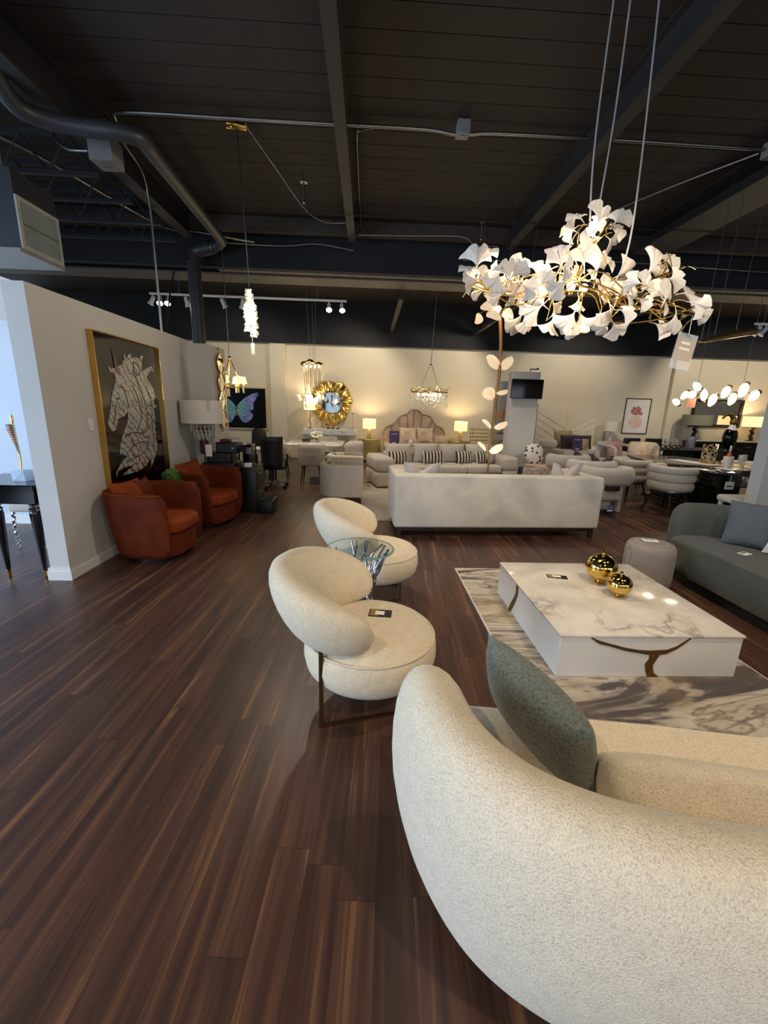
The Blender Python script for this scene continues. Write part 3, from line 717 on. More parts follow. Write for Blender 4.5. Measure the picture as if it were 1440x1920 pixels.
s = thing('drawer_unit', 'dark grey two drawer pedestal beside the low black cabinet', 'drawers', (-1.745, 6.40, 0))
MB().rbox(-.115, .115, -.22, .22, 0, .68, .006, 2).build('body', M_BLACKPL, s)
for z0, z1 in ((.08, .34), (.37, .62)):
    d_ = MB().rbox(.115, .127, -.2, .2, z0, z1, .003, 1).build('drawer', mat('dark_grey_panel', (44, 44, 47), .35), s)
    MB().box(.127, .14, -.06, .06, z1-.05, z1-.04).build('handle', M_CHROME, d_)
crate('card_terminal', 'small white-topped black terminal in front of the computer tower', 'terminal', -1.80, -1.70, 6.19, 6.27, .681, .74, M_PAPER, False)
s = thing('speaker_box', 'low black box standing on the floor beside the further tub chair', 'box', (-1.50, 6.30, 0))
MB().rbox(-.11, .11, -.2, .2, .01, .2, .015, 3).build('body', M_BLACKPL, s)
MB().rbox(-.085, .085, -.17, .17, .2, .207, .003, 1).build('top_panel', mat('dark_grey_panel', (44, 44, 47), .35), s)
MB().box(-.09, .09, -.18, .18, 0, .01).build('foot', M_BLACK, s)

# ------------------------------------------------------------------ office chair, visitor chair and desk
s = thing('office_chair', 'black high back swivel office chair on chrome star base', 'chair', (-1.84, 8.2, 0), R(12))
for k in range(5):
    a = 2*PI*k/5+.5; lg = MB().tube([(.03*math.cos(a), .03*math.sin(a), .12), (.16*math.cos(a), .16*math.sin(a), .105), (.30*math.cos(a), .30*math.sin(a), .075)], [.024, .02, .014], 8).build('leg', M_CHROME, s)
    c_b = MB(); c_b.cyl((.30*math.cos(a)-.02*math.sin(a), .30*math.sin(a)+.02*math.cos(a), .032), (.30*math.cos(a)+.02*math.sin(a), .30*math.sin(a)-.02*math.cos(a), .032), .031, n=14)
    c_b.cyl((.30*math.cos(a), .30*math.sin(a), .03), (.30*math.cos(a), .30*math.sin(a), .075), .01); c_b.build('caster', M_BLACKPL, lg)
MB().cyl((0, 0, .1), (0, 0, .36), .03).build('gas_column', M_BLACKPL, s)
MB().rbox(-.24, .24, -.22, .24, .37, .45, .035, 3).build('seat', M_BLACKPL, s)
def bk(uu, vv, sg):
    a, b_ = 2*uu-1, 2*vv-1; w = .19+.02*vv-.03*max(0, vv-.9)*10*.2
    return (w*a, -.27-.05*vv**2+.05*a*a+sg*.03*(max(0, 1-a**8)*max(0, 1-b_**8))**.5, .40+.60*vv)
b = MB(); b.grid(lambda u_, v_: bk(u_, v_, -1), 12, 16); n0 = len(b.f); b.grid(lambda u_, v_: bk(u_, v_, 1), 12, 16)
b.build('backrest', mat('black_leather', (22, 21, 22), .4, 0, .15, bump=.1, bscale=120), s, ang=70)
MB().tube([(0, -.05, .37), (0, -.2, .36), (0, -.255, .45), (0, -.26, .6)], .02, 8).build('back_bracket', M_BLACKPL, s)
for sg in (-1, 1): MB().tube([(sg*.22, .0, .40), (sg*.28, .0, .48), (sg*.28, .0, .62), (sg*.28, -.12, .64), (sg*.28, .14, .64)], .017, 8).build('armrest', M_BLACKPL, s)
s = thing('visitor_chair', 'black round-top chair standing behind the cream desk', 'chair', (-2.46, 9.55, 0))
MB().sup((0, 0, 0), .17, .04, .27, .5, .8, 24, 14, M=T(0, .18, .78, rx=R(-8))).build('backrest', M_BLACKPL, s, ang=70)
MB().rbox(-.2, .2, -.22, .2, .42, .49, .03, 3).build('seat', M_BLACKPL, s)
for sx in (-1, 1):
    for sy2 in (-1, 1): MB().cyl((sx*.17, sy2*.17, .43), (sx*.2, sy2*.21, 0), .013, n=8).build('leg', M_BLACK, s)
for sg in (-.1, .1): MB().cyl((sg, .19, .46), (sg, .17, .6), .011, n=8).build('back_post', M_BLACK, s)
s = thing('office_desk', 'small cream writing desk in front of the black round-top chair', 'desk', (-2.28, 8.85, 0))
MB().rbox(-.34, .34, -.26, .26, .66, .70, .01, 2).build('desktop', M_OFFW, s)
MB().box(-.32, .32, -.24, -.225, .45, .66).build('modesty_panel', M_WHITE, s)
for sx in (-1, 1):
    for sy2 in (-1, 1): MB().box(sx*.31-.018, sx*.31+.018, sy2*.23-.018, sy2*.23+.018, 0, .66).build('leg', M_BLACK, s)

# ------------------------------------------------------------------ round mirrors chain on the partition return
s = thing('wall_mirror_strip', 'gilt wall strip of round mirrors on the side of the partition return', 'mirror', (-2.34, 6.95, 1.75))
b = MB().cyl((.03, .0, -.62), (.03, .0, .66), .008)
for z_ in (-.6, .62): b.cyl((.0005, 0, z_), (.03, 0, z_), .008)
b.build('rod', M_GOLD, s)
MR = Matrix(((0, 0, 1, .035), (1, 0, 0, 0), (0, 1, 0, 0), (0, 0, 0, 1)))
M_MIRROR = mat('mirror_glass', (225, 222, 214), .03, 1, 0)
for k in range(4):
    zc = -.42+.28*k
    ring = MB().tube([(.045, .14*math.cos(2*PI*i/28), zc+.14*math.sin(2*PI*i/28)) for i in range(28)], .01, 6, loop=True).build('mirror_ring', M_GOLD, s)
    MB().prism([(.135*math.cos(2*PI*i/28), zc+.135*math.sin(2*PI*i/28)) for i in range(28)], .003, .009, M=MR).build('mirror_disc', M_MIRROR, ring)

# ------------------------------------------------------------------ far left: console table with sculptures
s = thing('console_table', 'black console table with fluted tapered legs and silver collars at far left', 'table', (-3.14, 3.93, 0))
MB().rbox(-.42, .30, -.30, .30, .695, .86, .006, 1).build('case', M_BLACKGL, s)
for sx in (-.06, .26):
    for sy2 in (-.27, .27):
        lg = MB().lathe([(.012, .075), (.018, .1), (.032, .35), (.045, .6), (.04, .63), (0, .63)], 14, c=(sx, sy2, 0)).build('leg', M_BLACKGL, s)
        MB().lathe([(.02, .625), (.036, .63), (.045, .65), (.03, .665), (.04, .69), (0, .695)], 14, c=(sx, sy2, 0)).build('collar', M_CHROME, lg)
        MB().lathe([(.008, 0), (.013, .01), (.015, .06), (.02, .08), (0, .08)], 12, c=(sx, sy2, 0)).build('foot_cap', M_GOLD, lg)
def spine(name, label, loc, hgt, m, block=True):
    s = thing(name, label, 'sculpture', loc)
    z = 0
    if block: MB().add([(-.05, -.05, 0), (.06, -.05, 0), (.06, .05, 0), (-.05, .05, 0), (-.062, -.05, .085), (.055, -.06, .105), (.06, .05, .095), (-.05, .05, .09)], [(0, 3, 2, 1), (4, 5, 6, 7), (0, 1, 5, 4), (1, 2, 6, 5), (2, 3, 7, 6), (3, 0, 4, 7)]).build('block', mat('pale_resin', (190, 205, 225), .15), s); z = .09
    b = MB(); n_ = 26
    for i in range(n_):
        q = i/(n_-1); zz = z+.01+q*(hgt-.1); rad = .009+.030*q**2.2*(1 if q < .93 else .8); off = .012*math.sin(q*5)
        b.lathe([(0, 0), (rad, .002), (rad*1.05, .006), (rad*.6, .013), (0, .014)], 12, c=(off-.012*q, 0, zz), sy=.8)
        b.add([(off-rad*.8, -.004, zz), (off-rad*1.9-.004, 0, zz+.012), (off-rad*.8, .004, zz), (off-rad*.8, 0, zz+.012)], [(0, 1, 2), (0, 3, 1), (2, 1, 3), (0, 2, 3)])
    b.build('vertebrae', m, s)
    MB().lathe([(.004, 0), (.009, .02), (.013, .05), (.006, .085), (0, .1)], 12, c=(-.004, 0, z+hgt-.08)).build('head', m, s)
    return s
spine('spine_sculpture', 'gilt spine-like sculpture on a pale angular block on the black console', (at(43, 895, 3.86).x, 3.86, .861), .48, M_GOLD)
s = thing('stool', 'stool with grey seat and twisted silver legs behind the black console', 'stool', (-3.62, 4.62, 0))
MB().rbox(-.17, .17, -.17, .17, .40, .50, .03, 3).build('seat', M_GREYF, s)
for sx in (-.14, .14):
    for sy2 in (-.14, .14):
        MB().tube([(sx+.008*math.sin(i*1.3), sy2+.008*math.cos(i*1.3), .40-.4*i/30) for i in range(31)], [.013+.004*math.sin(i*1.6) for i in range(31)], 8).build('leg', M_CHROME, s)

# ------------------------------------------------------------------ living group behind
s = thing('area_rug', 'plain beige rug under the grey sofa group', 'rug', (1.6, 7.35, 0))
MB().box(-1.7, 1.7, -1.47, 1.5, .0005, .012).build('pile', weave('beige_rug', (176, 164, 148), 120, .2, .3), s)
b = MB()
for x0, x1, y0, y1 in ((-1.71, -1.7, -1.48, 1.51), (1.7, 1.71, -1.48, 1.51), (-1.7, 1.7, -1.48, -1.47), (-1.7, 1.7, 1.5, 1.51)): b.box(x0, x1, y0, y1, .0005, .0115)
b.build('binding', M_LINEN, s)
# cream sofa seen from the back
s = thing('back_facing_sofa', 'cream linen sofa seen squarely from behind with dark base', 'sofa', (1.66, 5.58, 0), R(2.4))
MB().rbox(-1.34, 1.34, -.47, -.25, .13, .80, .035, 4).build('backrest', M_LINEN, s)
for sg in (-1, 1): MB().rbox(sg*1.23-.11, sg*1.23+.11, -.26, .47, .13, .795, .035, 4).build('arm', M_LINEN, s)
MB().rbox(-1.12, 1.12, -.25, .45, .13, .30, .02, 2).build('seat_deck', M_LINEN, s)
for k in range(2): MB().rbox(-1.115+1.116*k, -.001+1.116*k, -.24, .46, .301, .46, .05, 4).build('seat_cushion', M_LINEN, s)
MB().box(-1.30, 1.30, -.43, .43, .085, .13).build('base_rail', M_DARKWOOD, s)
for sx in (-1, 1):
    for sy2 in (-1, 1): MB().box(sx*1.27-.025, sx*1.27+.025, sy2*.41-.025, sy2*.41+.025, 0, .085).build('leg', M_DARKWOOD, s)
g_ = 'pillows on the cream back-facing sofa'
pillow('throw_pillow', 'taupe pillow with two peaked corners at the right end of the cream sofa', M_GREYF, (2.60, 5.56, .461), .44, .52, .14, 18, 8, 0, pinch=.09, dent=.32)
pillow('throw_pillow', 'small patterned brown and cream pillow left of the peaked taupe pillow', mat('patterned_pillow', (150, 132, 112), .9, 0, .6, 18), (2.22, 5.60, .461), .38, .46, .13, 20, 4, 0)
pillow('throw_pillow', 'taupe pillow with sagging top at the left end of the cream sofa', M_GREYF, (.70, 5.49, .461), .48, .49, .14, 18, 2, 0, pinch=.08, dent=.24)
pillow('throw_pillow', 'dark taupe low pillow in the middle of the cream sofa', M_CHARC, (1.30, 5.48, .461), .42, .37, .12, 24, 2, 0, pinch=.08, dent=.2)
# pair of barrel chairs
def barrel(loc, label):
    s = thing('barrel_chair', label, 'armchair', loc, R(2), 'cream barrel armchairs')
    def U(o):
        pts = [(.36, -.36+o), (-.10, -.36+o)]
        for k in range(1, 12):
            a = R(-90-180*k/12); pts.append((-.10+(.26-o)*math.cos(a), (.36-o)*math.sin(a)))
        return pts + [(-.10, .36-o), (.36, .36-o)]
    MB().prism(U(0)+U(.10)[::-1], .13, .66, r=.035, seg=4).build('shell', M_LINEN, s, ang=60)
    MB().rbox(-.22, .36, -.255, .255, .14, .40, .04, 4).build('seat', M_LINEN, s)
    MB().box(-.24, .33, -.3, .3, .095, .13).build('base_rail', M_DARKWOOD, s)
    for sx in (-.2, .31):
        for sy2 in (-.29, .29): MB().box(sx-.025, sx+.025, sy2-.025, sy2+.025, 0, .095).build('leg', M_DARKWOOD, s)
    return s
b1 = barrel((-.44, 7.08, 0), 'cream barrel armchair with dark legs, nearer one beside the beige rug')
b2 = dup(b1, loc=(-.45, 8.42, 0), label='cream barrel armchair further back, behind its twin')
pillow('throw_pillow', 'beige pillow inside the nearer cream barrel armchair', M_ROSE, (-.46, 7.08, .405), .34, .30, .1, -18, 70)
pillow('throw_pillow', 'beige pillow inside the further cream barrel armchair', M_ROSE, (-.47, 8.42, .405), .34, .30, .1, -18, 70)
# long grey sofa
GS = T(.18, 8.24, 0, rz=R(13))
s = thing('long_sofa', 'long grey sofa with stacked roll arms and loose back cushions', 'sofa', (.18, 8.24, 0), R(13))
MB().rbox(.04, 3.12, .12, 1.0, .05, .27, .02, 2).build('base', M_GREYF, s)
for x0 in (0, 2.80):
    MB().rbox(x0, x0+.38, 0, 1.0, .03, .325, .06, 4).build('lower_arm_roll', M_GREYF, s)
    MB().rbox(x0, x0+.38, 0, 1.0, .326, .62, .085, 5).build('upper_arm_roll', M_GREYF, s)
MB().rbox(.38, 2.80, .80, 1.02, .27, .66, .05, 4).build('backrest', M_GREYF, s)
for k in range(3): MB().rbox(.385+.806*k, .385+.806*k+.80, .02, .80, .271, .44, .06, 4).build('seat_cushion', M_GREYF, s)
for k in range(4):
    o = MB().pillow(.60, .42, .20, 14, .04).build('back_cushion', M_GREYF, s, ang=80, loc=(.66+.62*k, .66, .43)); o.rotation_euler.x = R(-10)
for i, (lx, ly, rz) in enumerate(((.56, .42, 6), (1.36, .43, -5), (2.08, .43, 4), (2.50, .40, 8))):
    p = GS @ Vector((lx, ly, .445))
    pillow('striped_pillow', ('black and cream striped pillow at the left end of the grey sofa', 'black and cream striped pillow in the middle of the grey sofa', 'black and cream striped pillow beside the hanging branch stem on the grey sofa', 'black and cream striped pillow partly hidden by the leaning grey pillow')[i], M_STRIPE, p, (.44, .46, .40, .30)[i], .27, .12, -16, 13+rz, group='striped pillows on the grey sofa')
p = GS @ Vector((2.70, .36, .445)); pillow('throw_pillow', 'plump grey pillow leaning tilted against the right arm of the grey sofa', M_GREYF, p, .46, .42, .16, -10, 60, 8)
s = thing('low_table', 'low dark table between the cream and grey sofas', 'table', (1.9, 7.2, .0125))
MB().rbox(-.5, .5, -.35, .35, .34, .38, .01, 2).build('tabletop', M_DARKWOOD, s)
for sx in (-.44, .44):
    for sy2 in (-.29, .29): MB().box(sx-.025, sx+.025, sy2-.025, sy2+.025, 0, .34).build('leg', M_DARKWOOD, s)
for k in range(4):
    s = thing('book', ('bottom', 'second', 'third', 'topmost')[k]+' book of the dark stack on the low table', 'book', (2.2+.01*k, 7.15, .393+.033*k), R((4, -3, 6, 0)[k]), 'stacked books on the low table')
    w = .16-.008*k
    MB().box(-w, w, -.11, .11, 0, .032).build('cover', M_BLACKPL, s); MB().box(-w+.004, w-.004, -.112, -.11, .005, .027).build('pages', M_PAPER, s)
# white dining set
s = thing('dining_table', 'white marble dining table with rounded corners and block pedestal', 'table', (-1.17, 9.72, 0))
out = []
for cx, cy_, a0 in ((.42, .5, 0), (-.42, .5, 90), (-.42, -.5, 180), (.42, -.5, 270)):
    for k in range(6): out.append((cx+.2*math.cos(R(a0+k*18)), cy_+.2*math.sin(R(a0+k*18))))
MB().prism(out, .735, .765, r=.006, seg=2).build('tabletop', marble_mat('pale_table_marble', ((226, 222, 214), (236, 233, 228)), (150, 140, 130), 1.5, .5), s)
MB().rbox(-.14, .14, -.2, .2, 0, .735, .01, 2).build('pedestal', M_WHITE, s)
def shell_chair(loc, rz, label, m, group, legm=M_DARKWOOD):
    s = thing('dining_chair', label, 'chair', loc, rz, group)
    path = spline([(.23, .16), (.245, -.05), (.18, -.19), (0, -.23), (-.18, -.19), (-.245, -.05), (-.23, .16)], 6)
    pr = [(-.02, .40), (.02, .40), (.035, .52), (.03, .62), (.035, .72), (.03, .80), (.0, .82), (-.03, .80), (-.03, .6), (-.03, .5)]
    MB().loft(sweep_back(path, pr, .14)).build('backrest', m, s, ang=75)
    MB().rbox(-.22, .22, -.2, .24, .37, .46, .03, 3).build('seat', m, s)
    b = MB().tube([(p.x, p.y, .60) for p in [q+Vector((0, -.035, 0)) if abs(q.x) < .2 else q*1.14 for q in path[4:-4]]], .004, 5); b.build('seam', M_GREYF, s)
    for sx in (-1, 1):
        for sy2 in (-1, 1): MB().tube([(sx*.16, sy2*.15, .38), (sx*.21, sy2*.2, 0)], [.02, .012], 8).build('leg', legm, s)
    return s
G_ = 'pale grey dining chairs around the white table'
w1 = shell_chair((-1.16, 8.83, 0), 0, 'pale dining chair with its back to the camera at the white table', M_GREYF, G_)
dup(w1, (-1.97, 9.45, 0), R(-85), 'pale dining chair at the left side of the white table', G_)
dup(w1, (-.36, 9.55, 0), R(85), 'pale dining chair at the right side of the white table, turned sideways', G_)
dup(w1, (-1.05, 10.75, 0), R(178), 'pale dining chair at the far side of the white table', G_)
s = thing('flower_vase', 'white flowers in a low vase on the white dining table', 'vase', (-1.17, 9.72, .766))
MB().lathe([(0, 0), (.045, 0), (.06, .05), (.045, .1), (.04, .09), (0, .02)], 18).build('vase', t_.m, s)
rnd = random.Random(5); b = MB(); b2_ = MB()
for k in range(14):
    a = rnd.uniform(0, 6.28); rad = rnd.uniform(.02, .13); c = Vector((rad*math.cos(a), rad*math.sin(a), rnd.uniform(.12, .24)))
    b2_.cyl((0, 0, .05), c, .003, n=5)
    for q in range(5): b.sph(c+Vector((.026*math.cos(q*1.26), .026*math.sin(q*1.26), rnd.uniform(-.01, .01))), .022, sz=.6, n=8, m=5)
b.build('blossoms', mat('white_petals', (238, 234, 214), .7), s); b2_.build('stems', mat('flower_stem', (86, 100, 60), .7), s)
s = thing('table_runner', 'folded white napkin lying right of the flowers on the white table', 'napkin', (-.86, 9.62, .766), R(-8)); MB().rbox(-.2, .2, -.1, .1, 0, .012, .004, 1).build('cloth', M_OFFW, s); MB().box(-.2, .2, .06, .075, .012, .0135).build('hem', M_GREYF, s)
s = thing('napkin_box', 'small dark box left of the flowers on the white dining table', 'box', (-1.42, 9.9, .766)); MB().rbox(-.09, .09, -.06, .06, 0, .05, .006, 2).build('body', M_CHARC, s); MB().rbox(-.092, .092, -.062, .062, .05, .062, .004, 1).build('lid', M_CHARC, s)

# ------------------------------------------------------------------ along the back wall
# butterfly picture
s = thing('wall_picture', 'framed black picture of a blue iridescent butterfly on the back wall', 'picture', (-3.67, 13, 1.43))
b = MB()
for x0, x1, z0, z1 in ((-4.34, -4.30, .82, 2.04), (-3.035, -2.995, .82, 2.04), (-4.30, -3.035, .82, .86), (-4.30, -3.035, 2.0, 2.04)): b.box(x0+3.67, x1+3.67, -.05, -.0005, z0-1.43, z1-1.43)
b.build('frame', mat('pale_gilt_frame', (226, 206, 150), .4, .4, .05), s)
MB().box(-.63, .635, -.03, -.0005, .86-1.43, 2.0-1.43).build('canvas', M_BLACKGL, s)
t = NT('butterfly_wing'); co = t.co(); sp = t.n('ShaderNodeSeparateXYZ'); t.l(co, sp.inputs[0])
rad = t.math('SQRT', t.math('ADD', t.math('POWER', t.math('ADD', sp.outputs['X'], .24), 2.0), t.math('POWER', sp.outputs['Z'], 2.0)))
nn = t.noise(co, 6, 5, .65); rr = t.math('ADD', rad, t.math('MULTIPLY', t.math('SUBTRACT', nn, .5), .35))
c = t.ramp(rr, [(.05, hexc(84, 178, 160)), (.22, hexc(96, 176, 190)), (.38, hexc(90, 128, 205)), (.55, hexc(150, 140, 205)), (.7, hexc(90, 110, 190))])
ang_ = t.math('ARCTAN2', sp.outputs['Z'], t.math('ABSOLUTE', t.math('ADD', sp.outputs['X'], .24)))
vv = t.math('ABSOLUTE', t.math('SINE', t.math('MULTIPLY', t.math('ADD', ang_, t.math('MULTIPLY', nn, .5)), 11.0)))
c = t.mix(1.0, c, t.ramp(vv, [(.06, (.3, .3, .4)), (.2, (1, 1, 1))]), 'MULTIPLY')
c = t.mix(t.math('MULTIPLY', t.math('GREATER_THAN', t.noise(co, 45, 2), .58), .6), c, hexc(215, 225, 240))
t.set(Base_Color=c, Roughness=.35); M_WING = t.m
WR = [(-3.894, 1.474), (-3.83, 1.569), (-3.632, 1.736), (-3.391, 1.858), (-3.272, 1.885), (-3.239, 1.828), (-3.34, 1.675), (-3.405, 1.558), (-3.399, 1.418), (-3.485, 1.357), (-3.566, 1.401), (-3.487, 1.322), (-3.419, 1.241), (-3.447, 1.158), (-3.535, 1.061), (-3.67, 0.998), (-3.763, 1.055), (-3.828, 1.171), (-3.88, 1.311)]
MPB = Matrix(((1, 0, 0, 3.67), (0, 0, -1, -.0305), (0, 1, 0, -1.43), (0, 0, 0, 1)))
MB().prism(WR, 0, .004, M=MPB).build('right_wing', M_WING, s, smooth=False)
cxm = -3.9
WL = [(-4.285, 1.47) if 2*cxm-x < -4.285 and False else (max(2*cxm-x, -4.29), z) for x, z in WR]
MB().prism(WL[::-1], 0, .004, M=MPB).build('left_wing', M_WING, s, smooth=False)
b = MB().prism([(-3.925, 1.26), (-3.91, 1.2), (-3.89, 1.2), (-3.872, 1.26), (-3.875, 1.34), (-3.9, 1.38), (-3.922, 1.34)], 0, .008, M=MPB); b.build('body', mat('butterfly_body', (190, 110, 40), .4), s, smooth=False)
b = MB()
for sg in (-1, 1): b.tube([(cxm+3.67+sg*.01, -.034, -.05), (cxm+3.67+sg*.03, -.034, .08), (cxm+3.67+sg*.11, -.034, .17)], .006, 5)
b.build('antennae', mat('antenna_grey', (70, 80, 95), .4), s)

# white console, ruffled gilt mirror, twig lamps
s = thing('console_table', 'wide white two drawer console table under the ruffled gilt mirror', 'table', (-1.12, 12.62, 0))
MB().rbox(-.76, .78, -.24, .24, .74, .92, .006, 1).build('case', M_WHITE, s)
for sg in (-1, 1):
    d_ = MB().rbox(.01+sg*.385-.375, .01+sg*.385+.375, -.252, -.24, .76, .90, .003, 1).build('drawer', M_WHITE, s); MB().box(.01+sg*.385-.06, .01+sg*.385+.06, -.262, -.252, .83, .838).build('handle', M_GOLD, d_)
for sx in (-.73, .74): MB().box(sx-.03, sx+.03, -.2, .2, 0, .74).build('leg_panel', M_WHITE, s)
MB().box(-.70, .71, -.2, .2, .12, .15).build('shelf', M_WHITE, s)
s = thing('gilt_mirror', 'round mirror in a wide ruffled gold frame above the white console', 'mirror', (-1.10, 12.98, 1.66))
def ruf(u_, v_):
    a = 2*PI*u_; ri = .30*(1+.06*math.cos(2*a+.6)); ro = .60*(1+.05*math.sin(3*a)+.035*math.sin(7*a+1)+.02*math.sin(13*a))
    rr_ = ri+(ro-ri)*v_
    return (rr_*math.cos(a)*.98, -.10+.05*math.sin(14*a+1.2*math.sin(a*3))*v_**.8-.03*v_*(1-v_)*4+.03*v_, rr_*math.sin(a)*1.08)
o = MB().grid(ruf, 168, 10).build('ruffled_frame', mat('soft_gold', (222, 188, 112), .28, 1, .1), s, ang=80)
m_ = o.modifiers.new('thick', 'SOLIDIFY'); m_.thickness = .006
rim = [(.30*(1+.06*math.cos(2*a+.6))*math.cos(a)*.98, -.105, .30*(1+.06*math.cos(2*a+.6))*math.sin(a)*1.08) for a in [2*PI*k/48 for k in range(48)]]
MB().tube(rim, .014, 8, loop=True).build('inner_rim', M_GOLD, s)
MB().prism([(p[0], p[2]) for p in rim], 0, .008, M=Matrix(((1, 0, 0, 0), (0, 0, -1, -.09), (0, 1, 0, 0), (0, 0, 0, 1)))).build('mirror_glass', mat('dimmed_mirror', (140, 150, 156), .04, 1, 0), s)  # glass colour darkened to dim the bright window reflection
MB().box(-.2, .2, -.085, -.0005+.02, -.2, .2).build('backing', M_BLACK, s)
def table_lamp(name, label, loc, kind, w, h, shade_h, on=True, tallr=1.0):
    s = thing(name, label, 'lamp', loc)
    if kind == 'twig':
        MB().tube(spline([(0, 0, .02), (.02, 0, .12), (-.02, .01, .24), (.02, 0, .36), (0, 0, h-shade_h*.6)], 5), .012, 8).build('stem', M_BRONZE, s)
        MB().lathe([(0, 0), (.08, 0), (.08, .02), (0, .025)], 20).build('base', M_BRONZE, s)
    elif kind == 'stack':
        b = MB()
        for k in range(6): b.lathe([(0, 0), (.055, .004), (.062, .02), (.055, .036), (0, .04)], 20, c=(0, 0, .02+k*.043))
        b.build('stacked_glass', mat('amber_glass', (238, 214, 150), .05, 0, 0, trans=.7), s)
        MB().lathe([(0, 0), (.075, 0), (.075, .018), (0, .02)], 20).build('base', M_GOLD, s); MB().cyl((0, 0, .28), (0, 0, h-shade_h*.5), .01).build('neck', M_GOLD, s)
    elif kind == 'zig':
        b = MB()
        for k in range(5): b.rbox(-.05, .05, -.05, .05, 0, .085, .01, 2, M=T((-1)**k*.018, 0, .02+k*.083, rz=R(45), ry=(-1)**k*R(14)))
        b.build('zigzag_stem', mat('dark_bronze', (60, 46, 42), .35, .6), s)
        MB().rbox(-.09, .09, -.07, .07, 0, .02, .004, 1).build('base', M_BLACK, s); MB().cyl((0, 0, .40), (0, 0, h-shade_h*.5), .01).build('neck', M_GOLD, s)
    else:
        MB().lathe([(0, 0), (.07, 0), (.075, .02), (.03, .05), (.05, .14), (.03, .22), (.012, .25), (.012, h-shade_h*.5), (0, h-shade_h*.5)], 24).build('base', M_WHITE, s)
    z0 = h-shade_h
    MB().lathe([(w/2, z0), (w/2*tallr, h), (w/2*tallr-.006, h), (w/2-.006, z0)], 32).build('lamp_shade', M_SHADE_ON if on is True else (M_SHADE_OFF if on is False else on), s)
    MB().sph((0, 0, z0+shade_h*.5), .035, n=12, m=8).build('bulb', M_BULB if on is True else M_PAPER, s)
    b = MB()
    for a in range(3): b.cyl((0, 0, h-.03), ((w/2*tallr-.003)*math.cos(a*2.094), (w/2*tallr-.003)*math.sin(a*2.094), h-.03), .003, n=5)
    b.cyl((0, 0, z0+shade_h*.4), (0, 0, h-.02), .005, n=6); b.build('shade_carrier', M_GOLD, s)
    if on is True: POINTS.append(((loc[0], loc[1], loc[2]+z0+shade_h*.5+.06), 20, (1, .78, .48), .04))
    return s
table_lamp('table_lamp', 'twig-stemmed table lamp with lit cream shade at left of the white console', (-1.70, 12.62, .921), 'twig', .34, .82, .30)
s = thing('candle_stand', 'thin gilt candle stand at the right end of the white console', 'candlestick', (-.46, 12.6, .921))
MB().lathe([(0, 0), (.06, 0), (.05, .015), (.008, .03), (.007, .44), (.03, .45), (.03, .47), (0, .47)], 16).build('stand', M_GOLD, s); MB().cyl((0, 0, .47), (0, 0, .58), .012).build('candle', M_WHITE, s)
s = thing('decor_bowl', 'wavy dark-footed bowl under the gilt mirror on the white console', 'bowl', (-1.02, 12.5, .921))
b = MB()
for k in range(3): b.sph((-.14+.14*k, 0, .022), .028, sx=1.6, n=12, m=6)
b.build('feet', M_BRONZE, s); b = MB().grid(lambda u_, v_: (-.27+.54*u_, -.06+.12*v_, .05+.05*abs(2*u_-1)**1.5+.015*math.cos(u_*20)), 24, 4); o = b.build('tray', M_WHITE, s); o.modifiers.new('t', 'SOLIDIFY').thickness = .008

# shell bed with nightstands
hb = [(120, 1000), (113, 900), (122, 830), (150, 790), (200, 768), (250, 757), (280, 720), (300, 680), (335, 648), (375, 638), (410, 633), (430, 600), (460, 580), (500, 574), (545, 582), (580, 605), (600, 638), (650, 640), (690, 655), (720, 690), (740, 735), (765, 772), (810, 785), (845, 810), (868, 850), (872, 930), (870, 1000)]
hw = [at(700+x/6.545, 680+y/6.545, 12.9) for x, y in hb]
cx0 = sum(p.x for p in hw)/len(hw)
s = thing('shell_bed', 'taupe bed with scalloped shell headboard under the crystal chandelier', 'bed', (cx0, 12.9, 0))
out = [(p.x-cx0, p.z) for p in hw]; out = [(out[0][0], .05)] + out + [(out[-1][0], .05)]
MH = Matrix(((1, 0, 0, 0), (0, 0, -1, .02), (0, 1, 0, 0), (0, 0, 0, 1)))
MB().prism(out, 0, .10, M=MH, r=.03, seg=4).build('headboard', M_ROSE, s, ang=60)
b = MB().tube([(x, -.09, z) for x, z in out[1:-1]], .016, 7); b.build('headboard_piping', M_ROSE, s)
b = MB(); top = max(z for x, z in out)
for i in (5, 8, 11, 14, 17, 20, 22):
    x, z = out[i]; b.tube([(x*.55, -.085, .6), (x*.85, -.10, .6+(z-.6)*.6), (x*.985, -.088, z-.02)], .011, 6)
b.build('channel_seams', mat('taupe_shadow_fabric', (150, 126, 108), .9), s)
MB().rbox(-.95, .97, -2.1, -.1, .08, .36, .03, 3).build('bed_base', M_ROSE, s)
MB().rbox(-.93, .95, -2.08, -.1, .361, .60, .06, 4).build('mattress', M_ROSE, s)
for sx in (-.85, .87):
    for sy2 in (-2.0, -.2): MB().box(sx-.03, sx+.03, sy2-.03, sy2+.03, 0, .08).build('leg', M_DARKWOOD, s)
g_ = 'pillows on the shell bed'
pillow('bed_pillow', 'champagne pillow on the left of the shell bed', M_BEIGE, at(765, 828, 12.35).xy.to_3d()+V(0, 0, .605), .50, .44, .15, -16, 4, group=g_, pinch=.08)
pillow('bed_pillow', 'champagne pillow on the right of the shell bed', M_BEIGE, at(796, 826, 12.4).xy.to_3d()+V(0, 0, .605), .48, .44, .15, -16, -4, group=g_, pinch=.08)
pillow('bed_pillow', 'small fur cushion at the right end of the shell bed', M_BEIGE, at(824, 828, 12.35).xy.to_3d()+V(0, 0, .605), .34, .22, .13, -16, -10, group=g_, pinch=.05)
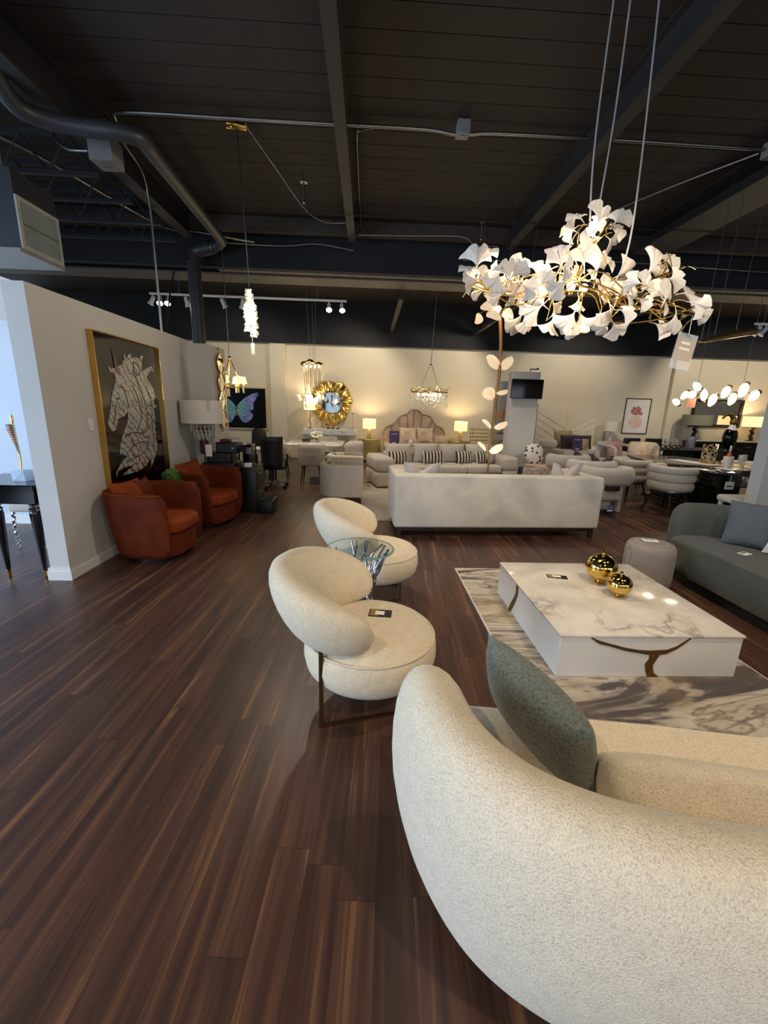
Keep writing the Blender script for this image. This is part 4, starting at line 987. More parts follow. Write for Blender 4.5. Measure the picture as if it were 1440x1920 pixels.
def sign(label, loc, w, h, rz=0, rx=-12):
    s = thing('price_sign', label, 'sign', loc, R(rz)); s.rotation_euler.x = R(rx)
    MB().box(-w/2, w/2, -.004, .004, 0, h).build('panel', M_PURPLE, s); MB().box(-w*.32, w*.32, -.0055, -.004, h*.76, h*.785).build('heading_strip', M_PAPER, s); MB().box(-w*.18, w*.18, -.0055, -.004, h*.08, h*.14).build('footer_strip', M_PAPER, s)
    MB().box(-w/2, w/2, -.03, .03, -.003, 0).build('stand', M_CRYSTAL, s)
    return s
p = at(739, 829, 11.6); sign('purple price sign standing on the left of the shell bed', (p.x, 11.6, .605), .27, .36)
s = thing('serving_tray', 'tray with white crockery on the foot of the shell bed', 'tray', (at(764, 830, 11.3).x, 11.4, .603))
MB().lathe([(0, 0), (.25, 0), (.27, .025), (.262, .025), (.245, .008), (0, .008)], 30).build('tray', M_BRONZE, s)
MB().lathe([(0, .01), (.05, .01), (.08, .09), (.072, .09), (.04, .02), (0, .02)], 20, c=(-.08, 0, 0)).build('cup', M_WHITE, s); MB().lathe([(0, .01), (.06, .01), (.075, .08), (.04, .14), (.02, .16), (0, .16)], 20, c=(.09, .03, 0)).build('pot', M_WHITE, s)
def nightstand(x, label):
    s = thing('nightstand', label, 'nightstand', (x, 12.5, 0), 0, 'oval gold nightstands beside the shell bed')
    m = mat('champagne_lacquer', (196, 178, 120), .22, .6, .08)
    MB().lathe([(0, .06), (.325, .06), (.335, .07), (.335, .66), (.325, .675), (0, .675)], 40, sy=.68).build('body', m, s, ang=50)
    for z0, z1 in ((.09, .36), (.38, .65)):
        rr_ = [[(.337*math.sin(a)*k, -.337*math.cos(a)*.68*k, z) for a in [R(-45+90*i/12) for i in range(13)]] for k, z in ((1.0, z0), (1.025, z0), (1.025, z1), (1.0, z1))]
        d_ = MB().loft(rr_, cap=False, closed=False).build('drawer', m, s); MB().sph((0, -.25, (z0+z1)/2+.06), .016, n=10, m=6).build('knob', M_GOLD, d_)
    MB().lathe([(0, 0), (.29, 0), (.29, .06), (0, .06)], 36, sy=.66).build('plinth', M_DARKWOOD, s)
nightstand(.03, 'oval gold nightstand left of the shell bed'); nightstand(2.70, 'oval gold nightstand right of the shell bed')
table_lamp('table_lamp', 'lit table lamp with stacked glass base on the left gold nightstand', (.03, 12.45, .676), 'stack', .38, .56, .27)
table_lamp('table_lamp', 'lit table lamp with stacked glass base on the right gold nightstand', (2.70, 12.45, .676), 'stack', .38, .56, .27)

# pillar television, wires and things behind it
s = thing('television', 'flat black television mounted high on the white pillar', 'television', (3.62, 9.97, 2.08))
MB().rbox(-.37, .37, -.05, -.01, -.215, .215, .006, 1).build('casing', M_BLACKPL, s); MB().box(-.36, .36, -.0525, -.05, -.2, .205).build('screen', M_BLACKGL, s); MB().box(-.1, .1, -.01, .0295, -.1, .1).build('wall_mount', M_BLACK, s)
s = thing('camera_arm', 'small black camera arm on top of the white pillar', 'camera', (3.78, 10.05, 2.461)); MB().cyl((-.08, 0, 0), (-.08, 0, .06), .008).build('post', M_BLACK, s); MB().tube([(-.1, 0, .06), (.06, 0, .065), (.1, 0, .08)], [.012, .014, .025], 8).build('head', M_BLACK, s)
s = thing('display_panel', 'white display panel standing just left of the pillar', 'panel', (3.62, 11.9, 0)); MB().box(-.18, .18, 0, .04, 0, 2.36).build('board', M_WALLW, s); MB().box(-.2, .2, -.1, .14, 0, .03).build('foot', M_WHITE, s)
p = at(921, 855, 10.4); s = thing('wicker_screen', 'gold wicker lattice chair left of the white pillar', 'chair', (at(912, 870, 10.5).x-.12, 10.75, 0), R(8))
b = MB()
for k in range(9): b.tube([(-.26+.065*k, .1, .42), (-.26+.065*k+.03, .16, .75), (-.22+.055*k, .2, 1.12)], .01, 6)
for k in range(8): b.tube([(-.27+.004*k, .1+.014*k, .46+.09*k), (0, .08+.014*k, .46+.09*k), (.27-.004*k, .1+.014*k, .46+.09*k)], .009, 6)
b.build('lattice_back', M_GOLD, s); MB().rbox(-.27, .27, -.3, .12, .36, .46, .03, 3).build('seat', M_GOLD, s)
for sx in (-.22, .22):
    for sy2 in (-.25, .08): MB().cyl((sx, sy2, 0), (sx, sy2, .37), .014, n=8).build('leg', M_GOLD, s)
s = thing('etagere', 'slim gilt shelf with ornaments left of the white pillar', 'shelf', (at(934, 845, 11.4).x, 11.4, 0))
for z_ in (.25, .62, .98): MB().box(-.2, .2, -.12, .12, z_-.008, z_+.008).build('shelf', M_GOLD, s)
for sx in (-.19, .19):
    for sy2 in (-.11, .11): MB().cyl((sx, sy2, 0), (sx, sy2, 1.0), .008, n=8).build('post', M_GOLD, s)
xe = at(934, 845, 11.4).x
table_lamp('table_lamp', 'table lamp with copper drum shade on the slim gilt shelf', (xe+.02, 11.4, .989), 'twig', .26, .62, .24, mat('copper_shade', (206, 150, 104), .5, .2, .05))
s = thing('ornament_knot', 'dark looped ornament on the middle of the slim gilt shelf', 'ornament', (xe+.06, 11.38, .629)); MB().tube([(.07*math.cos(a), .02*math.sin(2*a), .09+.07*math.sin(a)) for a in [2*PI*k/24 for k in range(24)]], .014, 8, loop=True).build('ring', M_BRONZE, s); MB().box(-.05, .05, -.03, .03, 0, .01).build('base', M_BLACK, s)

# cream chevron bed
s = thing('chevron_bed', 'cream bed with tall chevron panelled headboard right of the pillar', 'bed', (6.0, 12.9, 0))
MB().rbox(-.92, .92, -.06, .04, .05, 1.80, .01, 2).build('headboard', M_WALL, s)
b = MB()
for k in range(8):
    z0 = .55+.2*k
    b.add([(-.90, -.075, z0+.42), (-.01, -.075, z0-.05), (-.01, -.06, z0-.02), (-.90, -.06, z0+.45)], [(0, 1, 2, 3)]) if z0+.45 < 1.8 else None
    b.add([(.90, -.075, z0+.42), (.01, -.075, z0-.05), (.01, -.06, z0-.02), (.90, -.06, z0+.45)], [(0, 3, 2, 1)]) if z0+.45 < 1.8 else None
b.box(-.012, .012, -.075, -.06, .5, 1.79); b.build('chevron_ribs', M_WALL, s, smooth=False)
MB().rbox(-.95, .95, -2.15, -.06, .06, .36, .03, 3).build('bed_base', M_OFFW, s); MB().rbox(-.92, .92, -2.12, -.06, .361, .62, .07, 4).build('mattress', M_OFFW, s)
for sx in (-.85, .85):
    for sy2 in (-2.0, -.2): MB().box(sx-.03, sx+.03, sy2-.03, sy2+.03, 0, .06).build('leg', M_DARKWOOD, s)
g_ = 'pillows on the cream chevron bed'
for nm, lb, m, px, Yp, w, h, rz in (('a', 'olive gold pillow at the left of the chevron bed heap', mat('olive_silk', (150, 132, 92), .5), 1056, 11.55, .56, .50, 6), ('b', 'grey pillow at the back right of the chevron bed heap', M_GREYF, 1086, 11.75, .56, .46, -4), ('c', 'dark aubergine pillow on the left front of the chevron bed heap', mat('aubergine_fabric', (52, 36, 44), .8), 1066, 11.3, .46, .38, 8), ('d', 'dark aubergine pillow on the right of the chevron bed heap', mat('aubergine_fabric', (52, 36, 44), .8), 1091, 11.42, .52, .38, -4), ('e', 'small metallic patterned pillow in front on the chevron bed', mat('metallic_pattern', (178, 150, 132), .35, .3, .5, 20), 1091, 11.2, .38, .30, -6)):
    pillow('bed_pillow', lb, m, (at(px, 840, Yp).x, Yp, .625), w, h, .14, -16, rz, group=g_)
o = MB().sup((0, 0, 0), .24, .10, .13, .8, .8).build('bolster_pillow', M_OFFW, ang=80); tag(o, 'round cream bolster at the left edge of the chevron bed', 'pillow', g_); o.location = (at(1028, 835, 11.4).x, 11.4, .75)
sign('purple price sign propped on the foot of the chevron bed', (at(1082, 845, 10.95).x, 10.95, .623), .26, .36)
# bedside of the chevron bed
s = thing('nightstand', 'white nightstand right of the cream chevron bed', 'nightstand', (7.25, 12.55, 0)); MB().rbox(-.26, .26, -.2, .2, .08, .74, .01, 2).build('body', M_WHITE, s)
for z0 in (.12, .44): d_ = MB().rbox(-.24, .24, -.212, -.2, z0, z0+.28, .004, 1).build('drawer', M_WHITE, s); MB().box(-.05, .05, -.222, -.212, z0+.2, z0+.21).build('handle', M_GOLD, d_)
MB().box(-.23, .23, -.17, .17, 0, .08).build('plinth', M_BLACK, s)
table_lamp('table_lamp', 'unlit white drum shade lamp on the white nightstand right of the chevron bed', (7.25, 12.55, .741), 'plain', .44, .62, .28, False)
# perfume print
s = thing('wall_picture', 'thin framed print of pink flowers in a round bottle on the back wall', 'picture', (8.22, 13, 1.53))
b = MB()
for x0, x1, z0, z1 in ((-.4, -.375, -.53, .53), (.375, .4, -.53, .53), (-.375, .375, -.53, -.505), (-.375, .375, .505, .53)): b.box(x0, x1, -.03, -.0005, z0, z1)
b.build('frame', mat('walnut_frame', (90, 72, 58), .5), s); MB().box(-.375, .375, -.012, -.0005, -.505, .505).build('print', M_PAPER, s)
MF2 = Matrix(((1, 0, 0, 0), (0, 0, -1, -.0125), (0, 1, 0, 0), (0, 0, 0, 1)))
MB().prism([(.21*math.cos(2*PI*k/30), -.18+.19*math.sin(2*PI*k/30)) for k in range(30)], 0, .002, M=MF2).build('painted_bottle', mat('blush_wash', (226, 196, 186), .7, 0, .15), s, smooth=False)
b = MB(); rnd = random.Random(9)
for k in range(16): x, z = rnd.uniform(-.15, .17), rnd.uniform(.06, .26); b.prism([(x+(.05+.015*math.sin(5*a))*math.cos(a), z+(.05+.015*math.sin(5*a))*math.sin(a)) for a in [2*PI*q/20 for q in range(20)]], 0, .001+.0002*k, M=MF2)
b.build('painted_flowers', mat('dusty_pink_ink', (176, 112, 112), .7, 0, .5, 25), s, smooth=False)

# ------------------------------------------------------------------ grey armchairs in a row
def band_chair(loc, rz, label):
    s = thing('band_armchair', label, 'armchair', loc, rz, 'grey rounded-back armchairs in a row')
    path = spline([(.34, .14), (.36, -.08), (.27, -.27), (0, -.34), (-.27, -.27), (-.36, -.08), (-.34, .14)], 7)
    pr = [(-.05, .50), (.03, .49), (.065, .55), (.075, .64), (.06, .73), (.02, .765), (-.03, .765), (-.07, .73), (-.08, .64), (-.075, .55)]
    MB().loft(sweep_back(path, pr, .12)).build('backrest', M_GREYF, s, ang=80)
    MB().rbox(-.20, .24, -.24, .32, .22, .44, .06, 4).build('seat', M_GREYF, s)
    for sg in (-1, 1): MB().rbox(sg*.30-.035, sg*.30+.035, -.12, .16, .0, .56, .03, 3).build('side_panel', M_GREYF, s)
    MB().lathe([(0, .06), (.13, .06), (.15, .1), (.15, .2), (.12, .225), (0, .225)], 24, sx=1.3).build('pedestal', M_GREYF, s)
    MB().rbox(-.11, .11, -.33, -.22, .40, .52, .02, 2).build('back_support', M_DARKWOOD, s)
    MB().lathe([(0, 0), (.17, 0), (.17, .05), (.1, .06), (0, .06)], 24, sx=1.2).build('base', M_BLACKPL, s)
    return s
a1 = band_chair((3.86, 6.72, 0), R(6), 'grey rounded-back armchair nearest the end of the cream sofa, with a blue label below')
dup(a1, (4.10, 7.62, 0), R(4), 'middle grey rounded-back armchair with a striped dark throw pillow')
dup(a1, (4.10, 8.55, 0), R(2), 'furthest grey rounded-back armchair of the row, below the chevron bed')
s = thing('hang_label', 'blue label hanging under the nearest grey armchair', 'label', (3.90, 6.44, .06)); MB().box(-.045, .045, -.003, .003, 0, .10).build('card', mat('blue_label', (96, 102, 170), .6), s); MB().box(-.045, .045, -.0045, -.003, .012, .03).build('white_strip', M_PAPER, s)
st2 = stripes('fine_dark_stripe', (46, 40, 46), (120, 112, 116), 26, 'Z', .04, .85, .7)
pillow('throw_pillow', 'dark fine-striped pillow standing in the middle grey armchair', st2, (4.20, 7.52, .445), .46, .42, .13, 14, 10, 0, pinch=.09, dent=.22)
pillow('throw_pillow', 'dark plum pillow lying over the back of the furthest grey armchair', mat('plum_fabric', (70, 58, 72), .85), (4.30, 8.5, .425), .44, .40, .13, 12, 4, 12, pinch=.08, dent=.12)
# patterned accent chair by the pillar
s = thing('accent_chair', 'rounded accent chair in white fabric with black dots right of the pillar', 'chair', (at(1008, 870, 9.5).x, 9.5, 0), R(20))
t = NT('black_dot_fabric'); co = t.co(); vd = t.vor(co, 11); t.set(Base_Color=t.ramp(vd, [(.30, hexc(30, 28, 28)), (.36, hexc(226, 222, 212))]), Roughness=.85)
MB().sup((0, 0, 0), .25, .12, .25, .8, .8, M=T(0, .16, .62, rx=R(-10))).build('backrest', t.m, s, ang=80); MB().rbox(-.25, .25, -.3, .2, .26, .42, .07, 4).build('seat', M_ROSE, s)
for sx in (-.18, .18):
    for sy2 in (-.22, .14): MB().cyl((sx, sy2, 0), (sx, sy2, .28), .02, .025, 8).build('leg', M_DARKWOOD, s)
s = thing('drum_stool', 'grey tweed drum stool at the right end of the grey sofa', 'stool', (at(990, 888, 9.0).x, 9.0, 0)); MB().lathe([(0, .01), (.2, .01), (.22, .05), (.22, .36), (.2, .41), (0, .42)], 32).build('drum', M_CHARC, s); MB().lathe([(0, 0), (.19, 0), (.19, .01), (0, .01)], 24).build('glide_base', M_BLACKPL, s)
# white armchair with pink pillow, beige chair
s = thing('open_armchair', 'white open-frame armchair holding a pink velvet pillow', 'armchair', (6.0, 10.05, 0), R(16))
for sg in (-1, 1):
    fr = MB()
    fr.tube(spline([(sg*.33, -.30, .05), (sg*.34, -.32, .45), (sg*.34, -.30, .78), (sg*.33, -.05, .84), (sg*.31, .25, .86)], 5), .035, 8); fr.tube([(sg*.31, .27, .02), (sg*.31, .27, .86)], .03, 8); fr.build('side_frame', M_OFFW, s)
MB().rbox(-.30, .30, -.30, .28, .36, .54, .06, 4).build('seat', M_OFFW, s); MB().rbox(-.31, .31, .20, .34, .40, .93, .06, 4).build('backrest', M_OFFW, s)
pillow('throw_pillow', 'pink velvet square pillow in the white open-frame armchair', M_PINK, (5.97, 9.98, .545), .50, .44, .15, -14, 18, pinch=.07)
s = thing('dining_chair', 'beige velvet round-back chair at the far end of the black dining table', 'chair', (6.06, 9.12, 0), R(8))
path = spline([(.24, -.18), (.255, .03), (.18, .19), (0, .235), (-.18, .19), (-.255, .03), (-.24, -.18)], 6)
pr = [(-.03, .46), (.03, .46), (.045, .6), (.05, .8), (.04, .97), (0, 1.0), (-.035, .97), (-.045, .8), (-.04, .6)]
MB().loft(sweep_back(path[::-1], [(-o, h) for o, h in pr], .2)).build('backrest', M_BEIGE, s, ang=80)
MB().rbox(-.24, .24, -.24, .2, .40, .50, .04, 4).build('seat', M_BEIGE, s)
for sx in (-.18, .18):
    for sy2 in (-.18, .16): MB().cyl((sx*1.2, sy2*1.2, 0), (sx, sy2, .42), .013, .02, 8).build('leg', M_BLACK, s)

# ------------------------------------------------------------------ black marble dining set
s = thing('dining_table', 'long black marble dining table with gilt edge inlays', 'table', (5.98, 7.42, 0))
MBK = marble_mat('black_marble', ((30, 27, 27), (52, 47, 45)), (150, 140, 130), 1.3, .5)
MB().prism([(.30, -1.22), (-.30, -1.22), (-.56, -1.05), (-.72, -.6), (-.76, -.1), (-.72, .5), (-.62, 1.0), (-.52, 1.28), (.52, 1.28), (.62, 1.0), (.72, .5), (.76, -.1), (.72, -.6), (.56, -1.05)], .715, .76, r=.006, seg=2).build('tabletop', MBK, s)
for y_ in (-.55, .05, .55): MB().prism([(-.70, y_), (-.70, y_+.04), (-.63, y_+.12), (-.63, y_+.08)], .755, .7612).build('gilt_inlay', M_GOLD, s)
MB().rbox(-.22, .22, -.75, .75, .05, .715, .02, 2).build('pedestal', M_BLACKGL, s); MB().rbox(-.34, .34, -.9, .9, 0, .05, .008, 2).build('base_plate', M_BLACKGL, s)
def channel_chair(loc, rz, label):
    s = thing('dining_chair', label, 'chair', loc, rz, 'channel-back chairs at the black table')
    path = spline([(.26, .20), (.285, -.04), (.20, -.22), (0, -.275), (-.20, -.22), (-.285, -.04), (-.26, .20)], 8)
    for k, (z0, z1) in enumerate(((.40, .535), (.535, .67), (.67, .79))):
        h = (z1-z0)/2; zc = (z0+z1)/2
        pr = [(.042*math.cos(a)+.015*k, zc+h*1.02*math.sin(a)) for a in [2*PI*q/12 for q in range(12)]]
        MB().loft(sweep_back(path, pr, .12)).build('channel_roll', M_LINEN, s, ang=80)
    b = MB()
    for i in range(4, len(path)-4):
        p = path[i]; d = Vector((p.x, p.y*1.1, 0)).normalized()
        for k, zc in enumerate((.4675, .6025, .73)): b.tube([(p.x+d.x*(.034+.015*k), p.y+d.y*(.034+.015*k), zc-.045), (p.x+d.x*(.047+.015*k), p.y+d.y*(.047+.015*k), zc), (p.x+d.x*(.034+.015*k), p.y+d.y*(.034+.015*k), zc+.045)], .004, 5)
    b.build('quilting', M_GREYF, s)
    MB().rbox(-.24, .24, -.23, .26, .36, .46, .04, 4).build('seat', M_LINEN, s)
    for sx in (-1, 1):
        for sy2 in (-1, 1): MB().tube([(sx*.15, sy2*.15, .37), (sx*.25, sy2*.24, 0)], [.022, .012], 8).build('leg', M_BLACK, s)
    MB().rbox(-.2, .2, -.2, .2, .335, .36, .008, 2).build('seat_frame', M_BLACK, s)
    return s
c1 = channel_chair((5.08, 6.80, 0), R(-74), 'cream channel-back chair nearest the camera on the near side of the black table')
dup(c1, (4.95, 7.72, 0), R(-80), 'second cream channel-back chair along the black table, left of its twin')
dup(c1, (7.0, 7.6, 0), R(90), 'cream channel-back chair on the far side of the black table')
s = thing('upholstered_stool', 'whitewashed bench stool with thick legs beside the white wall end', 'stool', (atz(1383, 935, .45).x+.22, atz(1383, 935, .45).y+.1, 0)); MB().rbox(-.28, .28, -.22, .22, .36, .46, .04, 3).build('seat', M_OFFW, s)
for sx in (-.22, .22):
    for sy2 in (-.17, .17): MB().cyl((sx, sy2, 0), (sx, sy2, .37), .03, .035, 10).build('leg', M_OFFW, s)
def onT(px, py): p = atz(px, py, .762); return (p.x, p.y, .762)
x, y, z = onT(1290, 865)
s = thing('table_runner', 'pale runner laid across the middle of the black dining table', 'runner', (6.0, 7.55, .7622), R(12)); MB().box(-.17, .17, -.45, .45, 0, .004).build('cloth', M_OFFW, s); MB().box(-.17, .17, -.45, -.42, .004, .0055).build('hem', M_GREYF, s)
s = thing('coral_candle_holder', 'gold coral-shaped candle holder on the black dining table', 'candle holder', (6.16, 7.42, .767))
rnd = random.Random(21); b = MB()
for k in range(14):
    a = 2*PI*k/14; pts = []; 
    for i in range(7): pts.append((.105*math.cos(a+.45*math.sin(i*2.2+k*1.7)), .105*math.sin(a+.45*math.sin(i*2.2+k*1.7)), .005+.055*i+rnd.uniform(-.01, .01)))
    b.tube(spline(pts, 3), .009, 6)
b.build('branches', mat('pale_gold', (196, 178, 140), .3, .9, .1), s); MB().lathe([(0, 0), (.1, 0), (.1, .012), (0, .012)], 24).build('base', M_GOLD, s); MB().cyl((0, 0, .012), (0, 0, .2), .035, n=18).build('glass_cup', M_CRYSTAL, s)
s = thing('serving_tray', 'white marble tray under the bottle and glasses on the black table', 'tray', (5.93, 6.62, .7622), R(4)); MB().rbox(-.17, .24, -.15, .15, 0, .02, .006, 2).build('slab', M_WHITE, s); MB().tube([(.245, -.08, .012), (.28, -.06, .02), (.28, .06, .02), (.245, .08, .012)], .006, 6).build('handle', M_GOLD, s)
s = thing('wine_cooler', 'round white marble bottle cooler on the tray', 'cooler', (5.87, 6.66, .783)); MB().lathe([(0, 0), (.068, 0), (.07, .01), (.07, .185), (.066, .19), (.058, .185), (.058, .02), (0, .02)], 30).build('cylinder', M_MARBLE, s); MB().lathe([(.0705, .01), (.0715, .015), (.0705, .02)], 30).build('band', M_GOLD, s)
s = thing('wine_bottle', 'bottle with white neck foil standing in the marble cooler', 'bottle', (5.87, 6.66, .804)); MB().lathe([(0, 0), (.036, 0), (.038, .01), (.038, .16), (.03, .2), (.014, .235), (.013, .25), (0, .25)], 20).build('bottle_glass', mat('rose_wine_glass', (200, 110, 60), .08, 0, .1), s); MB().lathe([(.0135, .245), (.016, .25), (.015, .33), (.012, .34), (0, .34)], 16).build('neck_foil', M_PAPER, s)
def goblet(x, y, z, label, grp, h=.22):
    s = thing('wine_glass', label, 'glass', (x, y, z), 0, grp)
    MB().lathe([(0, 0), (.034, 0), (.034, .003), (.006, .008), (.005, h*.45), (0, h*.45)], 18).build('stem', M_CRYSTAL, s); MB().lathe([(.004, h*.45), (.03, h*.52), (.045, h*.7), (.036, h), (.034, h), (.042, h*.7), (.027, h*.54), (0, h*.47)], 20).build('glass_bowl', M_CRYSTAL, s)
goblet(6.03, 6.60, .783, 'clear wine glass on the tray, left one beside the cooler', 'wine glasses on the tray'); goblet(6.13, 6.66, .783, 'clear wine glass on the tray, right one beside the white wall end', 'wine glasses on the tray')
s = thing('candle_jar', 'small cream candle jar in front of the glasses on the tray', 'candle', (5.99, 6.53, .783)); MB().lathe([(0, 0), (.03, 0), (.032, .07), (.028, .07), (.027, .055), (0, .055)], 18).build('jar', mat('cream_wax', (236, 214, 160), .4), s); MB().cyl((0, 0, .055), (0, 0, .066), .002).build('wick', M_BLACK, s)
s = thing('price_tag', 'white price tag hanging at the near end of the black table', 'tag', (5.62, 6.253, .50)); MB().box(-.07, .07, -.003, .003, 0, .12).build('card', M_PAPER, s); MB().box(-.05, .05, -.0045, -.003, .04, .06).build('printed_strip', M_CARDK, s); MB().cyl((0, 0, .12), (0, .0, .212), .003, n=5).build('string', M_PAPER, s)

# ------------------------------------------------------------------ far right: buffet, mirror, lamps, bust, glasses
s = thing('buffet', 'dark buffet with pale stone top under the dark-framed mirror', 'buffet', (10.75, 12.55, 0))
MB().rbox(-1.05, 1.12, -.26, .26, .10, .86, .01, 2).build('body', M_DARKWOOD, s); MB().rbox(-1.1, 1.17, -.29, .28, .86, .90, .006, 2).build('stone_top', marble_mat('buffet_stone', ((196, 192, 170), (216, 212, 192)), (150, 146, 130), 1.4, .4), s)
for k in range(4): d_ = MB().rbox(-1.02+.54*k, -1.02+.54*k+.51, -.275, -.26, .13, .58, .005, 1).build('door', M_BLACKGL, s); MB().sph((-1.02+.54*k+.45, -.285, .38), .014, n=10, m=6).build('knob', M_CHROME, d_)
for k in range(2): d_ = MB().rbox(-1.02+1.08*k, -1.02+1.08*k+1.05, -.275, -.26, .62, .83, .005, 1).build('drawer', M_BLACKGL, s); MB().box(-.6+1.08*k, -.4+1.08*k, -.29, -.275, .72, .735).build('handle', M_CHROME, d_)
MB().box(-1.0, 1.07, -.22, .22, 0, .10).build('plinth', M_BLACK, s)
s = thing('buffet_mirror', 'dark-framed rectangular mirror above the buffet', 'mirror', (10.72, 13, 1.68))
b = MB()
for x0, x1, z0, z1 in ((-.80, -.71, -.42, .42), (.71, .80, -.42, .42), (-.71, .71, -.42, -.33), (-.71, .71, .33, .42)): b.rbox(x0, x1, -.06, -.0005, z0, z1, .01, 2)
b.build('frame', M_DARKWOOD, s); MB().box(-.71, .71, -.03, -.0005, -.33, .33).build('mirror_glass', M_MIRROR, s)
table_lamp('table_lamp', 'zigzag-stemmed table lamp with grey drum shade at left of the buffet mirror', (9.78, 12.5, .901), 'zig', .78, .72, .30, mat('grey_shade', (150, 146, 124), .8, 0, .05))
table_lamp('table_lamp', 'zigzag-stemmed table lamp with lit pale shade at right of the buffet mirror', (11.55, 12.5, .901), 'zig', .56, .72, .30, True)
s = thing('horned_bust', 'black and white figure sculpture with a gilt curled head before the buffet', 'sculpture', (at(1362, 850, 11.6).x, 11.6, .74))
b = MB().lathe([(0, 0), (.15, 0), (.17, .1), (.2, .3), (.17, .46), (.09, .56), (.0, .58)], 26, sy=.7); b.build('torso', M_BLACKGL, s); MB().lathe([(.15, .46), (.10, .565), (.07, .64), (0, .65)], 24, sy=.75).build('collar', M_WHITE, s)
b = MB().sph((.0, 0, .72), .085, sz=1.25, n=16, m=10); b.tube(spline([(.0, 0, .78), (-.1, 0, .9), (-.24, 0, .9), (-.33, 0, .8)], 6), [.07-.0025*k for k in range(19)], 8); b.build('curled_head', mat('aged_gilt', (142, 124, 66), .35, .7), s)
s = thing('sculpture_plinth', 'black plinth under the figure sculpture before the buffet', 'plinth', (at(1362, 850, 11.6).x, 11.6, 0)); MB().rbox(-.24, .24, -.2, .2, .05, .74, .006, 1).build('body', M_BLACKGL, s); MB().box(-.21, .21, -.17, .17, 0, .05).build('foot', M_BLACK, s)
s = thing('dining_table', 'dark round-cornered dining table set with glasses at the back', 'table', (8.35, 11.1, 0))
MB().rbox(-.95, .95, -.5, .5, .70, .745, .015, 2).build('tabletop', mat('dark_slate_top', (52, 46, 44), .2), s); MB().rbox(-.3, .3, -.2, .2, .04, .70, .02, 2).build('pedestal', M_BLACK, s); MB().rbox(-.5, .5, -.35, .35, 0, .04, .01, 2).build('base_plate', M_BLACK, s)
for k, px in enumerate((1246, 1256, 1266)):
    X_ = at(px, 838, 10.95).x; goblet(X_, 10.95, .746, ('left','middle','right')[k]+' glass of three standing on the dark table at the back', 'glasses on the dark back table', .24)
for k, px in enumerate((1243, 1253, 1264, 1272)):
    X_ = at(px, 838, 10.75).x; s = thing('napkin_ring', ('leftmost', 'second', 'third', 'rightmost')[k]+' black looped napkin ring on the dark table at the back', 'ring', (X_, 10.75, .746), 0, 'napkin rings on the dark back table')
    MB().tube([(.06*math.cos(a), .0, .05+.045*math.sin(a)) for a in [2*PI*q/20 for q in range(20)]], .014, 6, loop=True).build('ring', M_BLACK, s); MB().box(-.03, .03, -.02, .02, 0, .01).build('foot', M_BLACK, s)
def black_chair(x, y, rz, label):
    s = thing('dining_chair', label, 'chair', (x, y, 0), R(rz), 'black chairs at the dark back table')
    MB().rbox(-.24, .24, .16, .25, .45, .92, .03, 3).build('backrest', M_BLACKPL, s); MB().rbox(-.24, .24, -.22, .2, .40, .48, .03, 3).build('seat', M_BLACKPL, s)
    for sx in (-.2, .2):
        for sy2 in (-.18, .2): MB().cyl((sx, sy2, 0), (sx, sy2, .42), .014, .018, 8).build('leg', M_BLACK, s)
    return s
k1 = black_chair(7.62, 11.85, 0, 'black chair behind the dark back table, left one')
dup(k1, (8.3, 11.9, 0), 0, 'black chair behind the dark back table, right one below the bottle print')
s = thing('silver_cooler', 'pale silver vase at the right end of the dark back table', 'vase', (at(1293, 838, 11.1).x, 11.1, .746)); MB().lathe([(0, 0), (.09, 0), (.10, .02), (.11, .3), (.095, .31), (.09, .28), (0, .03)], 24).build('body', mat('frosted_silver', (196, 198, 214), .3, .5), s); MB().lathe([(.105, .305), (.118, .315), (.105, .325)], 24).build('rim', M_CHROME, s)

